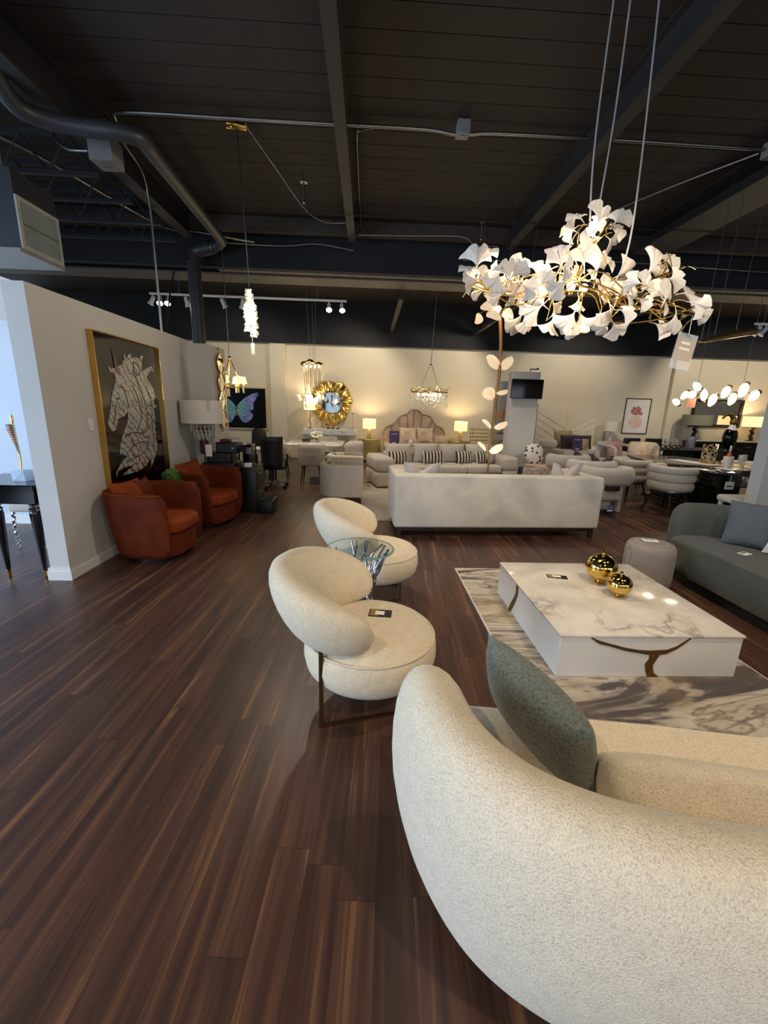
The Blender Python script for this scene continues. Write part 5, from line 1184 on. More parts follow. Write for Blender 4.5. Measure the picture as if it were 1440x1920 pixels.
# ------------------------------------------------------------------ ginkgo chandelier
CH = Vector((1.5, 2.9, 2.35))
s = thing('ginkgo_chandelier', 'sprawling white ginkgo-leaf chandelier with brass branches over the coffee table', 'chandelier', CH)
LEAVES = [(-0.873, -0.143, 0.126, 90, 0.126), (-0.938, -0.22, 0.043, 110, 0.092), (-0.799, -0.05, 0.19, 60, 0.098), (-0.908, -0.19, -0.027, 200, 0.099), (-0.71, -0.241, 0.035, 100, 0.11), (-0.575, -0.047, 0.129, 80, 0.105), (-0.564, 0.252, 0.113, 150, 0.116), (-0.663, 0.184, 0.14, 170, 0.085), (-0.772, 0.164, 0.015, 190, 0.098), (-0.467, -0.151, 0.022, 70, 0.095), (-0.43, 0.031, 0.123, 60, 0.114), (-0.404, -0.12, 0.205, 130, 0.102), (-0.356, -0.18, 0.28, 150, 0.087), (-0.338, -0.218, 0.336, 110, 0.098), (-0.164, -0.156, 0.368, 85, 0.113), (0.155, 0.258, 0.53, 60, 0.13), (0.123, 0.201, 0.437, 20, 0.114), (0.104, 0.188, 0.344, -20, 0.12), (-0.215, 0.184, 0.388, 200, 0.085), (-0.397, -0.168, 0.126, 120, 0.113), (-0.22, -0.1, 0.176, 95, 0.135), (-0.032, 0.084, 0.2, 80, 0.144), (0.072, 0.144, 0.222, 45, 0.098), (0.155, 0.216, 0.087, 165, 0.164), (0.238, 0.23, 0.187, 30, 0.129), (0.047, -0.23, -0.076, 0, 0.116), (0.355, 0.071, 0.183, 35, 0.15), (0.457, 0.11, 0.245, 40, 0.124), (0.456, 0.013, 0.101, 10, 0.12), (0.301, -0.177, -0.032, 60, 0.125), (0.32, -0.005, 0.021, 60, 0.126), (0.137, -0.228, -0.002, 50, 0.086), (0.756, 0.262, 0.089, 15, 0.174), (0.802, 0.222, -0.033, 20, 0.143), (0.436, 0.038, -0.181, -10, 0.121), (0.427, -0.106, -0.183, -80, 0.122), (-0.343, 0.247, -0.005, 150, 0.13), (-0.433, 0.052, -0.124, 220, 0.142), (-0.471, 0.232, -0.173, -100, 0.151), (-0.408, 0.212, -0.168, -70, 0.114), (-0.324, 0.015, -0.211, -110, 0.114), (-0.222, -0.04, -0.182, -120, 0.144), (-0.073, 0.067, -0.157, -60, 0.136), (-0.214, -0.03, -0.251, -110, 0.092), (-0.127, -0.186, -0.205, -110, 0.1), (0.0, -0.103, -0.162, -80, 0.128), (0.215, 0.191, -0.188, -50, 0.128), (-0.123, -0.255, -0.273, -100, 0.085), (0.016, -0.253, -0.158, 0, 0.097), (-0.267, 0.083, -0.112, 60, 0.096), (0.331, -0.117, -0.068, 20, 0.102), (-0.128, 0.03, 0.343, 140, 0.094), (-0.1, -0.007, 0.364, 60, 0.093), (-0.196, -0.081, 0.247, 200, 0.09), (-0.074, 0.298, 0.169, 130, 0.117), (-0.74, -0.167, -0.09, 200, 0.088), (-0.604, -0.041, -0.056, -20, 0.092), (0.17, -0.162, -0.078, -20, 0.088), (-0.118, 0.087, -0.057, -90, 0.096), (-0.785, -0.12, 0.018, 100, 0.089), (-0.508, -0.074, -0.004, 100, 0.104), (-0.004, 0.153, 0.132, 40, 0.112)]
BULBS = [(-0.84, 0.05, 0.083), (-0.753, 0.0, 0.045), (-0.422, 0.02, 0.001), (-0.351, -.05, -0.003), (-0.231, 0.0, 0.019), (-0.134, 0.03, 0.023), (-0.155, 0.05, 0.293)]
t = NT('porcelain_leaf'); co = t.co(); t.set(Base_Color=t.ramp(t.noise(co, 14, 3), [(.3, hexc(212, 198, 182)), (.7, hexc(232, 222, 208))]), Roughness=.45, Subsurface_Weight=0.0); M_LEAF = t.m
def leaf_mesh(seed):
    rn = random.Random(seed); b = MB(); half = R(54+rn.uniform(-6, 8)); cv = rn.uniform(.12, .35); nu, nv = 20, 7; w1, w2 = rn.uniform(0, 6), rn.uniform(0, 6)
    def fn(u_, v_):
        th = (2*u_-1)*half; k = abs(2*u_-1)
        edge = 1+.05*math.sin(9*u_+w1)+.03*math.sin(19*u_+w2) - .20*math.exp(-((2*u_-1-.05)/.10)**2) - .12*k**5
        rr_ = (.10+.90*v_)*edge
        sp_ = .10+.90*v_**.75
        x = rr_*math.sin(th*sp_); z = rr_*math.cos(th*sp_)
        y_ = cv*(v_**1.6)*(.5+.5*math.sin(5*u_+w1)) + .18*k*k*v_ + .02*math.sin(40*u_)*v_
        return (x*.95, y_, z)
    b.grid(fn, nu, nv); k0 = len(b.f); n0 = len(b.v)
    b.grid(lambda u_, v_: tuple(Vector(fn(u_, v_))+Vector((0, .028, 0))), nu, nv)
    m = nu+1; tot = m*(nv+1)
    ring = [i for i in range(m)] + [j*m+nu for j in range(1, nv+1)] + [nv*m+i for i in range(nu-1, -1, -1)] + [j*m for j in range(nv-1, 0, -1)]
    for i in range(len(ring)): a_, c_ = ring[i], ring[(i+1) % len(ring)]; b.f.append([a_, c_, c_+tot, a_+tot])
    b.tube([(0, .014, .12), (0, .02, -.05), (.02, .03, -.28)], [.035, .022, .016], 6)
    me = b.mesh('ginkgo_leaf', ang=60); me.materials.append(M_LEAF); return me
LM = [leaf_mesh(i) for i in range(6)]
rx = random.Random(31)
for k in range(14): LEAVES.append((rx.uniform(-.8, .45), rx.uniform(-.3, .1), rx.uniform(-.12, .10), rx.uniform(0, 360), rx.uniform(.09, .12)))
rnd = random.Random(12); stems = []
for i, (dx, dy, dz, a, sz) in enumerate(LEAVES):
    o = bpy.data.objects.new('leaf', LM[i % 6]); COL.objects.link(o); o.parent = s
    rot = Matrix.Rotation(R(90-a), 4, 'Y') @ Matrix.Rotation(rnd.uniform(-.7, .7), 4, 'Z') @ Matrix.Rotation(rnd.uniform(-.75, .45), 4, 'X')
    d = rot @ Vector((0, 0, 1)); base = Vector((dx, dy, dz)) - d*sz*.55
    o.matrix_local = Matrix.Translation(base) @ rot @ Matrix.Scale(sz*1.08, 4)
    stems.append(base - d*sz*.28)
spine_pts = [(-.86, -.05, .02), (-.62, 0, -.02), (-.35, .02, .04), (-.12, 0, .02), (.12, .02, -.06), (.38, 0, -.10), (.66, .05, -.10)]
sp1 = spline(spine_pts, 6); sp2 = spline([(-.2, .03, .03), (-.15, .05, .18), (-.08, .06, .32), (0, .08, .42)], 6); sp3 = spline([(.1, .02, -.05), (.28, .05, .08), (.5, .1, .17)], 6)
b = MB()
for q in (sp1, sp2, sp3): b.tube(q, .009, 7)
for k in range(4): # tangled secondary wires
    off = [Vector((rnd.uniform(-.03, .03), rnd.uniform(-.12, .12), rnd.uniform(-.09, .09))) for _ in range(7)]
    b.tube(spline([Vector(p)+o_ for p, o_ in zip(spine_pts, off)], 5), .0045, 6)
allp = sp1+sp2+sp3
for st in stems:
    j = min(allp, key=lambda p: (p-st).length + .12*abs(p.x-st.x)); mid = (j+st)/2+Vector((rnd.uniform(-.03, .03), rnd.uniform(-.03, .03), .03))
    b.tube(spline([j, mid, st], 5), .0034, 6)
for k in range(34):
    p = rnd.choice(allp); d = Vector((rnd.uniform(-1, 1), rnd.uniform(-1, 1), rnd.uniform(-1, 1))).normalized()*rnd.uniform(.06, .16); b.tube(spline([p, p+d*.6+Vector((0, 0, .02)), p+d], 4), [.0035]*9, 5)
b.build('brass_branches', M_POLGOLD, s, ang=80)
for x, y, z in BULBS:
    bo = MB().sph((x, y, z), .026, n=16, m=10).build('bulb', M_BULB, s); MB().cyl((x, y, z-.045), (x, y, z-.022), .013, n=10).build('socket', M_GOLD, bo)
for (x, y, z), e in (((-.80, -.05, .06), 3.5), ((-.40, -.06, .0), 4.5), ((-.19, -.06, .03), 5), ((-.155, 0, .27), 4)): POINTS.append(((CH.x+x, CH.y+y-.03, CH.z+z+.05), e, (1, .86, .66), .03))
for p0, p1, p2 in (((-.155, .02, .40), (-.15, .1, .9), (-.05, .3, 2.05)), ((-.10, .05, .40), (.0, .2, 1.1), (.07, .35, 2.05)), ((.02, .0, .0), (.12, .02, .40), (.22, .32, 2.05))):
    b = MB().tube(spline([p0, p1, p2], 8), .0055, 6); b.build('hanging_cable', mat('clear_cable', (176, 176, 176), .3, .3), s)
s = thing('price_tag', 'price tag in a clear plastic sleeve hanging from the right end of the ginkgo chandelier', 'tag', (CH.x+.62, 2.95, CH.z-.31), R(10)); s.rotation_euler.y = R(8)
MB().box(-.08, .08, -.002, .002, -.14, .09).build('plastic_sleeve', mat('clear_sleeve', (235, 235, 235), .15, 0, 0, alpha=.28), s); MB().box(-.07, .07, -.001, .001, -.08, .05).build('gold_card', mat('tan_card', (176, 140, 88), .6), s); MB().box(-.045, .04, -.0015, -.001, -.015, .0).build('printed_strip', M_PAPER, s); MB().box(-.04, .035, -.0015, -.001, .022, .036).build('heading_strip', M_PAPER, s); MB().cyl((0, 0, .088), (-.02, 0, .26), .002, n=5).build('string', M_PAPER, s)

# ------------------------------------------------------------------ branch pendant hanging in front of the grey sofa
Yb = 6.2
s = thing('branch_pendant', 'tall bronze branch pendant with glowing leaf pairs left of the pillar', 'pendant light', (at(930, 700, Yb).x, Yb, 1.9)); O = Vector((at(930, 700, Yb).x, Yb, 1.9))
P_ = lambda x, y, dy=0: at(x, y, Yb+dy)-O
st = spline([P_(937, 585), P_(939, 640), P_(936, 700), P_(931, 740), P_(927, 790), P_(924, 812), P_(918, 835), P_(916, 870), P_(913, 890)], 6)
MB().tube(st, [.026-.014*k/(len(st)-1) for k in range(len(st))], 8).build('branch', mat('bark_bronze', (150, 108, 62), .4, .6, .2, 40), s)
t = NT('agate_leaf'); co = t.co(); n_ = t.noise(co, 26, 5, .6, 1.5); t.set(Base_Color=t.ramp(n_, [(.3, hexc(214, 186, 160)), (.6, hexc(245, 234, 215))]), Roughness=.3, Emission_Color=hexc(255, 226, 176), Emission_Strength=.35, Transmission_Weight=.2); M_AG = t.m
def oval(mb, c, d, L_, w, tilt=0):
    d = Vector(d).normalized(); sd = Vector((d.z, .4*math.sin(tilt), -d.x)).normalized(); nn_ = d.cross(sd)
    vs = []; N = 16
    for sgn in (-1, 1):
        vs.append(c+d*L_*.5+nn_*(.012*sgn))
        for k in range(N): a = 2*PI*k/N; vs.append(c+d*L_*(.5+.5*math.cos(a))+sd*w*.5*math.sin(a)*(1+.1*math.sin(3*a))+nn_*(.02*math.cos(2*a)+.003*sgn))
    fs = [(0, 1+k, 1+(k+1) % N) for k in range(N)] + [(N+1, N+2+(k+1) % N, N+2+k) for k in range(N)] + [(1+k, N+2+k, N+2+(k+1) % N, 1+(k+1) % N) for k in range(N)]
    mb.add(vs, fs)
for x, y, x2, y2, w, tl in ((936, 691, 914, 667, .15, .5), (938, 692, 962, 671, .15, 2), (930, 738, 905, 738, .19, 1), (932, 738, 954, 733, .07, 2), (921, 803, 905, 786, .06, .5), (927, 803, 952, 793, .10, 1), (911, 845, 896, 828, .06, 2), (918, 848, 944, 835, .13, 1)):
    c = P_(x, y, random.uniform(-.05, .05)); e = P_(x2, y2, random.uniform(-.1, .1)); b = MB(); oval(b, c, e-c, (e-c).length, w, tl); b.build('glowing_leaf', M_AG, s, ang=60)
cr = MB(); rnd = random.Random(8)
for k in range(22):
    c = P_(rnd.uniform(890, 985), rnd.uniform(520, 590), rnd.uniform(-.3, .3)); b = MB(); oval(b, c, (rnd.uniform(-1, 1), rnd.uniform(-.4, .4), rnd.uniform(-.4, .4)), rnd.uniform(.14, .22), rnd.uniform(.11, .16), rnd.uniform(0, 6)); b.build('glowing_leaf', M_AG, s, ang=60)
    cr.tube([P_(937, 590), (P_(937, 570)+c)/2, c], .006, 5)
cr.build('crown_twigs', M_GOLD, s)
for dx in (-.3, .05, .35): MB().cyl((dx, 0, P_(937, 560).z), (dx*1.1, 0, 2.5), .003, n=5).build('hanging_wire', M_STEEL, s)
POINTS.append(((O.x, Yb-.25, O.z+P_(937, 600).z), 5, (1, .84, .6), .05)); POINTS.append(((O.x+.05, Yb-.2, O.z+P_(930, 845).z), 1.5, (1, .84, .6), .04))

# ------------------------------------------------------------------ other pendants
s = thing('crystal_chandelier', 'oval crystal drop chandelier hanging over the shell bed', 'chandelier', (1.33, 9.6, 1.93)); b = MB()
b.tube([(.40*math.cos(2*PI*k/32), .26*math.sin(2*PI*k/32), 0) for k in range(32)], .012, 6, loop=True); b.tube([(.28*math.cos(2*PI*k/32), .18*math.sin(2*PI*k/32), .01) for k in range(32)], .01, 6, loop=True)
rnd = random.Random(2)
for k in range(40): a = rnd.uniform(0, 6.28); q = rnd.uniform(.8, 1.05); p = Vector((.40*q*math.cos(a), .26*q*math.sin(a), 0)); b.tube([p, p+Vector((rnd.uniform(-.05, .05), rnd.uniform(-.05, .05), .05)), p+Vector((rnd.uniform(-.08, .08), rnd.uniform(-.08, .08), rnd.uniform(.07, .13)))], .004, 5)
b.build('twig_rings', M_GOLD, s); b = MB()
for k in range(330):
    a = rnd.uniform(0, 6.28); q = rnd.choice((.62, .8, 1.0, 1.04)); x, y_ = .40*q*math.cos(a), .26*q*math.sin(a); z_ = -rnd.uniform(.02, .36 if q > .9 else .2); r_d = rnd.uniform(.008, .014)
    b.lathe([(0, -r_d*1.5), (r_d, -r_d*.2), (r_d*.5, r_d), (0, r_d*1.8)], 6, c=(x, y_, z_))
o = b.build('crystal_drops', M_CRYSTAL, s, smooth=False); o['kind'] = 'stuff'
for k in range(6): a = 2*PI*k/6; MB().sph((.24*math.cos(a), .15*math.sin(a), -.05), .028, n=10, m=7).build('bulb', M_BULB, s)
for sg in (-1, 1): MB().cyl((sg*.24, 0, 0), (sg*.02, 0, .56), .006, n=6).build('chain', M_STEEL, s)
MB().cyl((0, 0, .55), (.05, 0, 1.95), .008, n=6).build('hanging_chain', M_STEEL, s); MB().sph((0, 0, .56), .03, n=10, m=6).build('hook', M_CHROME, s)
POINTS.append(((1.33, 9.35, 1.85), 12, (1, .9, .72), .08))
s = thing('chain_pendant', 'gold chain pendant with crystal cluster hanging over the white dining table', 'pendant light', (-1.22, 9.6, 2.42)); 
MB().tube(spline([(-.24, 0, .0), (-.1, .05, .09), (.08, -.04, .03), (.22, .03, .03)], 6), [.05+.03*math.sin(k) for k in range(19)], 10, flat=.5).build('canopy_leaf', M_POLGOLD, s)
b = MB()
for k in range(13): x = -.19+.032*k; b.cyl((x, .05*math.sin(k*2), .02), (x*.85, .05*math.sin(k*2), -.5-.12*math.cos(k*1.3)), .006, n=6)
b.build('gold_chains', M_GOLD, s); b = MB(); rnd = random.Random(6)
for k in range(40): 
    c = Vector((rnd.gauss(0, .13), rnd.gauss(0, .06), -.72+rnd.gauss(0, .07))); MB().sup((0, 0, 0), .05, .02, .05, 1, 1, 8, 6).build('crystal', M_CRYSTAL, s, smooth=False, loc=c, rz=rnd.uniform(0, 3))
for k in range(4): MB().sph((-.13+.09*k, 0, -.03), .024, n=10, m=7).build('bulb', M_BULB, s)
for k in range(4): MB().sph((-.12+.08*k, 0, -.72+.03*(k % 2)), .026, n=10, m=7).build('bulb', M_BULB, s)
for x, x2 in ((-.05, -.12), (.02, 0), (.05, .08)): MB().cyl((x, 0, .06), (x2, 0, 1.45), .004, n=5).build('hanging_cable', M_STEEL, s)
POINTS.append(((-1.22, 9.35, 1.70), 12, (1, .84, .55), .08)); POINTS.append(((-1.22, 9.4, 2.36), 5, (1, .84, .55), .05))
s = thing('shade_chandelier', 'brass ring chandelier with small lit cream shades before the butterfly picture', 'chandelier', (-2.42, 7.8, 1.86)); b = MB()
b.tube([(.21*math.cos(2*PI*k/30), .21*math.sin(2*PI*k/30), 0) for k in range(30)], .012, 6, loop=True)
for k in range(3): b.cyl((.21*math.cos(k*2.094), .21*math.sin(k*2.094), 0), (0, 0, .48), .008, n=6)
b.build('ring_frame', M_GOLD, s)
for k in range(6):
    a = k*1.047+.4; x, y_ = .21*math.cos(a), .21*math.sin(a); MB().lathe([(.065, .06), (.038, .175), (.035, .175), (.062, .06)], 18, c=(x, y_, 0)).build('lamp_shade', mat('small_lit_shade', (250, 228, 160), .8, 0, 0, emit=2.2, ergb=(255, 222, 130)), s); MB().cyl((x, y_, -.10), (x, y_, .06), .014, n=8).build('crystal_column', M_CRYSTAL, s)
MB().cyl((0, 0, .48), (-.02, 0, 2.5), .007, n=6).build('hanging_chain', M_STEEL, s); MB().sph((0, 0, .48), .03, n=10, m=6).build('hub', M_GOLD, s)
MB().box(-.05, .05, -.231, -.229, -.17, -.04).build('hang_tag', M_PAPER, s)
POINTS.append(((-2.42, 7.8, 2.0), 10, (1, .80, .48), .12))
xo, yo = -1.40, 5.22
s = thing('crystal_pendant', 'slender pendant of lit crystal tubes hanging from a gold canopy on the ceiling', 'pendant light', (xo-.01, yo, 4.4)); MB().tube([(-.10, 0, -.03), (.09, .02, -.045), (.10, -.03, -.02)], [.045, .03, .01], 10).build('canopy', M_POLGOLD, s)
MB().cyl((0, 0, -.03), (.055, 0, -1.55), .005, n=6).build('hanging_rod', M_BLACK, s)
b = MB(); rnd = random.Random(14); gb = []
for zc, xx, hh in ((-1.66, .05, .08), (-1.78, .08, .07), (-1.87, .02, .14), (-1.95, .09, .12)):
    gb.append((xx, zc, hh))
    for k in range(34): a = rnd.uniform(0, 6.28); z_ = zc+rnd.uniform(-hh, hh); r_d = .013; b.lathe([(0, -r_d*1.4), (r_d, 0), (0, r_d*1.4)], 6, c=(xx+.04*math.cos(a), .04*math.sin(a), z_))
o = b.build('crystal_beads', M_CRYSTAL, s, smooth=False); o['kind'] = 'stuff'
for xx, zc, hh in gb: MB().cyl((xx, 0, zc-hh), (xx, 0, zc+hh), .022, n=10).build('lit_tube', glowmat('lit_crystal', (255, 236, 190), 4), s)
MB().box(.045, .085, -.002, .002, -2.26, -2.14).build('hang_tag', M_PAPER, s); MB().cyl((.065, 0, -2.14), (.06, 0, -2.05), .002, n=5).build('string', M_PAPER, s)
POINTS.append(((xo+.06, yo-.15, 2.45), 6, (1, .88, .62), .05))
# leaf-shade cluster over the black table area
Yl = 8.2
s = thing('leaf_pendant', 'wide pendant of lit white folded leaf shades in front of the buffet mirror', 'pendant light', at(1345, 745, Yl)); O = at(1345, 745, Yl); M_LS = glowmat('lit_leaf_shade', (255, 236, 205), 1.7)
xs = [(1268, 754, 22, 20), (1284, 741, 24, -35), (1297, 740, 26, -10), (1307, 725, 26, 25), (1320, 741, 26, 60), (1336, 750, 30, -50), (1361, 735, 30, -45), (1373, 748, 30, -50), (1394, 731, 34, -50), (1414, 742, 32, -30)]
for i, (px, py, L_, a) in enumerate(xs):
    c = at(px, py, Yl+.1*math.sin(i*2))-O; ln = L_*Yl/790*1.05
    M_ = Matrix.Translation(c) @ Matrix.Rotation(R(a), 4, 'Y') @ Matrix.Rotation(R(20), 4, 'Z')
    lf = MB().lathe([(.0, -.5*ln), (.10*ln, -.46*ln), (.22*ln, -.2*ln), (.26*ln, .05*ln), (.2*ln, .3*ln), (.06*ln, .46*ln), (0, .5*ln)], 14, sy=.55, M=M_ @ Matrix.Rotation(R(90), 4, 'Y')).build('leaf_shade', M_LS, s)
    MB().lathe([(.03, .40*ln), (.05, .47*ln), (.02, .52*ln)], 10, M=M_ @ Matrix.Rotation(R(90), 4, 'Y')).build('brass_tip', M_BRONZE, lf)
b = MB(); cs = [at(px, py, Yl+.1*math.sin(i*2)+.05)-O for i, (px, py, L_, a) in enumerate(xs)]
b.tube(cs, .008, 6); b.build('branch_frame', M_BRONZE, s)
for dx in (-.4, .5): MB().cyl((dx, .05, .05), (dx, .05, 4.4-O.z), .004, n=5).build('hanging_cable', M_STEEL, s)
c = at(1296, 754, Yl-.12)-O; MB().box(c.x-.09, c.x+.09, c.y-.003, c.y+.003, c.z-.1, c.z+.07).build('hang_tag', mat('salmon_tag', (206, 140, 108), .6), s)
POINTS.append(((O.x-.3, Yl-.25, O.z+.05), 12, (1, .88, .66), .1)); POINTS.append(((O.x+.5, Yl-.25, O.z+.05), 12, (1, .88, .66), .1))
# bent gold bar pendant, seen from below
Yw = 5.6; pa, pb = at(1312, 641, Yw), at(1412, 622, Yw+.25)
s = thing('bar_pendant', 'bent gold leaf-shaped bar pendant at upper right', 'pendant light', (pa+pb)/2); O = (pa+pb)/2
m_pts = spline([pa-O, at(1345, 634, Yw+.05)-O, at(1375, 628, Yw+.15)-O, pb-O], 6)
MB().tube(m_pts, [.02+.06*math.sin(PI*.5*min(1, (k+1)/15)) for k in range(len(m_pts))], 10, flat=.55).build('gold_bar', mat('brushed_gold', (176, 142, 84), .35, .8, .1), s, ang=70)
for px, py, px2 in ((1315, 636, 1345), (1340, 628, 1352), (1380, 620, 1398)):
    a_ = at(px, py, Yw+.1)-O; MB().cyl(a_, (a_.x+.02, a_.y, 4.4-O.z), .004, n=5).build('hanging_cable', M_STEEL, s)

# ------------------------------------------------------------------ track lights
def track(label, x0, x1, y, z, heads, zt):
    s = thing('track_light', label, 'track light', ((x0+x1)/2, y, z)); xc = (x0+x1)/2
    MB().box(x0-xc, x1-xc, -.018, .018, -.015, .015).build('rail', M_WHITE, s)
    for dx in (.15, .5, .85): q = x0+(x1-x0)*dx-xc; MB().cyl((q, 0, .015), (q, 0, zt-z), .005, n=5).build('drop_rod', M_STEEL, s)
    for hx, on, tx, ty in heads:
        h = MB(); p0 = Vector((hx-xc, 0, -.015)); p1 = Vector((hx-xc, 0, -.09)); d = Vector((tx, ty, -.75)).normalized()
        h.cyl(p0, p1, .010, n=8); c = p1
        h.tube([c-d*.06, c-d*.04, c+d*.05, c+d*.10], [.02, .032, .036, .055], 14); hd = h.build('spot_head', mat('white_spot_enamel', (205, 205, 208), .35), s)
        if on: MB().cyl(c+d*.100, c+d*.104, .046, n=16).build('lens', M_SPOT, hd)
    return s
P0, P1 = at(280, 548, 8.3), at(650, 567, 8.3)
hx = lambda px: at(px, 570, 8.3).x
track('long white track light with spot heads under the girder, above the partition', P0.x, P1.x, 8.3, P0.z-.02, [(hx(287), 0, -.5, .1), (hx(301), 1, .15, -.6), (hx(316), 1, .1, -.65), (hx(350), 0, .1, .3), (hx(418), 0, .3, .3), (hx(455), 0, -.2, .3), (hx(617), 1, .05, -.6), (hx(641), 1, .1, -.55)], 3.8)
P0 = at(1416, 607, 7.5); track('short white track light with two tilted heads at the right edge', P0.x, P0.x+1.0, 7.5, P0.z, [(P0.x+.08, 0, -.5, .2), (P0.x+.2, 0, -.5, .2)], 4.2)

# ------------------------------------------------------------------ pipes, conduits, boxes and ducts under the deck
def pipe(name, label, cat, pts, r, m, n=6, group=None):
    c = spline(pts, n); s = thing(name, label, cat, c[0], 0, group); o = c[0]
    MB().tube([p-o for p in c], r, 10).build('run', m, s, ang=80)
    return s, o
s, o = pipe('drain_pipe', 'thick dark drain pipe running under the deck and down behind the partition', 'pipe', [(-2.98, 4.02, 4.25), (-2.99, 4.12, 4.08), (-3.0, 4.36, 3.96), (-2.86, 4.52, 3.95), (-2.6, 4.6, 3.95), (-2.33, 4.64, 3.95), (-2.17, 4.74, 3.95), (-2.17, 5.0, 3.95), (-2.21, 6.1, 3.95), (-2.25, 7.1, 3.95), (-2.32, 7.35, 3.95), (-2.5, 7.52, 3.95)], .075, mat('dark_pipe', (48, 48, 52), .45, .2))
for q, m in (((-2.5, 7.52, 3.95), M_STEEL), ((-2.64, 7.6, 3.95), M_BLACKPL)): MB().cyl(Vector(q)-o-Vector((.05, -.03, .0)), Vector(q)-o+Vector((.05, -.03, 0)), .095, n=16).build('pipe_coupling', m, s)
MB().tube([Vector(p)-o for p in spline([(-2.48, 7.5, 3.95), (-2.66, 7.62, 3.95), (-2.82, 7.67, 3.92), (-2.86, 7.67, 3.78), (-2.86, 7.67, 3.6), (-2.86, 7.67, 2.0), (-2.86, 7.67, 0)], 6)], .105, 14).build('down_pipe', mat('dark_pipe', (48, 48, 52), .45, .2), s)
s, o = pipe('conduit', 'long silver conduit crossing the whole ceiling between two boxes', 'conduit', [(-2.62, 5.35, 4.30), (-2.60, 5.16, 4.33), (-2.45, 5.08, 4.34), (-1.4, 5.08, 4.34), (-.45, 5.08, 4.34), (.5, 5.08, 4.34), (.82, 5.08, 4.31), (1.0, 5.08, 4.32), (1.3, 5.08, 4.34), (2.6, 5.08, 4.34), (4.1, 5.08, 4.33)], .017, M_STEEL)
def jbox(label, p, w=.13, h=.12):
    s = thing('junction_box', label, 'junction box', p); MB().rbox(-w/2, w/2, -w/2, w/2, -h, 0, .004, 1).build('box', mat('grey_enamel', (112, 112, 112), .5), s); MB().cyl((0, 0, -h-.006), (0, 0, -h), .016, n=12).build('knockout', M_STEEL, s)
jbox('grey junction box in the middle of the long silver conduit', (.90, 5.05, 4.402)); jbox('grey junction box at the right end of the long silver conduit', (4.2, 5.06, 4.40), .16, .14)
jbox('larger pale junction box at the left below the thick drain pipe', (atz(196, 262, 4.045).x, atz(196, 262, 4.045).y, 4.045), .22, .22)
pipe('conduit', 'thin conduit running obliquely from the right junction box to the girder', 'conduit', [(4.15, 5.2, 4.36), (3.7, 6.0, 4.36), (3.3, 6.9, 4.36), (3.1, 7.4, 4.3)], .012, M_STEEL)
pipe('conduit', 'pale conduit slanting across the joist bay at left', 'conduit', [(-4.3, 4.9, 4.2), (-3.79, 5.5, 4.2), (-3.23, 7.35, 4.17), (-2.7, 7.6, 4.17), (-1.9, 7.75, 4.12)], .02, M_STEEL)
pipe('conduit', 'thin upright conduit dropping onto the partition top', 'conduit', [(-2.74, 5.2, 4.35), (-2.735, 5.6, 4.30), (-2.735, 6.0, 4.1), (-2.735, 6.05, 3.2), (-2.735, 6.05, 2.451)], .016, M_STEEL)
pipe('conduit', 'conduit loop beside the middle beam', 'conduit', [(-.18, 7.4, 4.2), (-.18, 7.35, 4.36), (-.18, 5.4, 4.36), (-.14, 5.2, 4.36), (.0, 5.15, 4.36)], .01, M_STEEL)
pipe('conduit', 'curved conduit running into the larger pale box at left', 'conduit', [atz(97, 235, 4.3), atz(105, 262, 4.1), atz(130, 280, 3.96), atz(165, 283, 3.94)], .013, M_STEEL)
pipe('ceiling_cable', 'loose cable sagging from the gold canopy to the middle beam', 'cable', [(-1.32, 5.2, 4.36), (-1.15, 5.9, 4.3), (-.95, 6.9, 4.28), (-.7, 7.2, 4.25), (-.4, 7.2, 4.25)], .008, M_STEEL)
pipe('ceiling_cable', 'thin taut wire crossing the ceiling below the beams', 'cable', [(-1.2, 6.5, 4.08), (1.0, 6.5, 4.09), (3.0, 6.5, 4.09), (6, 6.5, 4.09)], .005, M_BLACK)
pipe('ceiling_cable', 'loose pale cable looping between the right beams', 'cable', [(-.2, 7.2, 4.1), (.6, 7.2, 4.12), (1.35, 7.2, 4.14), (1.6, 7.22, 4.04), (1.95, 7.25, 4.05)], .008, M_STEEL)
pipe('ceiling_cable', 'long cable hung along the girder at right', 'cable', [(1.5, 7.7, 3.98), (2.6, 7.7, 4.0), (4.0, 7.7, 4.05), (6.5, 7.7, 4.0), (8.5, 7.7, 3.95)], .01, M_STEEL)
pipe('ceiling_cable', 'pale cable hung along the girder at left', 'cable', [(-2.7, 7.75, 4.1), (-1.5, 7.75, 4.08), (-.9, 7.75, 4.13), (-.3, 7.75, 4.06)], .01, M_STEEL)
pipe('ceiling_cable', 'thin conduit slanting from the girder down onto the partition', 'cable', [(-3.35, 8.1, 3.75), (-3.1, 7.3, 3.3), (-2.75, 6.2, 2.455)], .012, M_STEEL)
s = thing('air_duct', 'dark painted air duct with pale grille at upper left', 'duct', (-3.9, 4.5, 2.86))
MB().box(-3, .82, -.22, .30, 0, .62).build('duct_body', M_DUCT, s)
MB().box(.82, .835, -.22, .30, .0, .42).build('grille_frame', mat('pale_frame', (150, 146, 136), .6), s)
b = MB(); b.box(.835, .838, -.18, .26, .035, .385)
b.build('grille', mat('grey_filter', (112, 120, 118), .7, bump=.3, bscale=200), s)
for z_ in (.20,): MB().box(.838, .846, -.18, .26, z_, z_+.012).build('louvre', M_FLANGE, s)
MB().box(-3, .82, -.24, .32, -.03, 0).build('bottom_flange', mat('lit_duct_flange', (120, 116, 110), .5), s)  # light on the duct underside is painted in as this pale tone
for dx in (-.4, .6): MB().cyl((dx, .0, .62), (dx, .0, 1.52), .006, n=5).build('hanger_rod', M_STEEL, s)
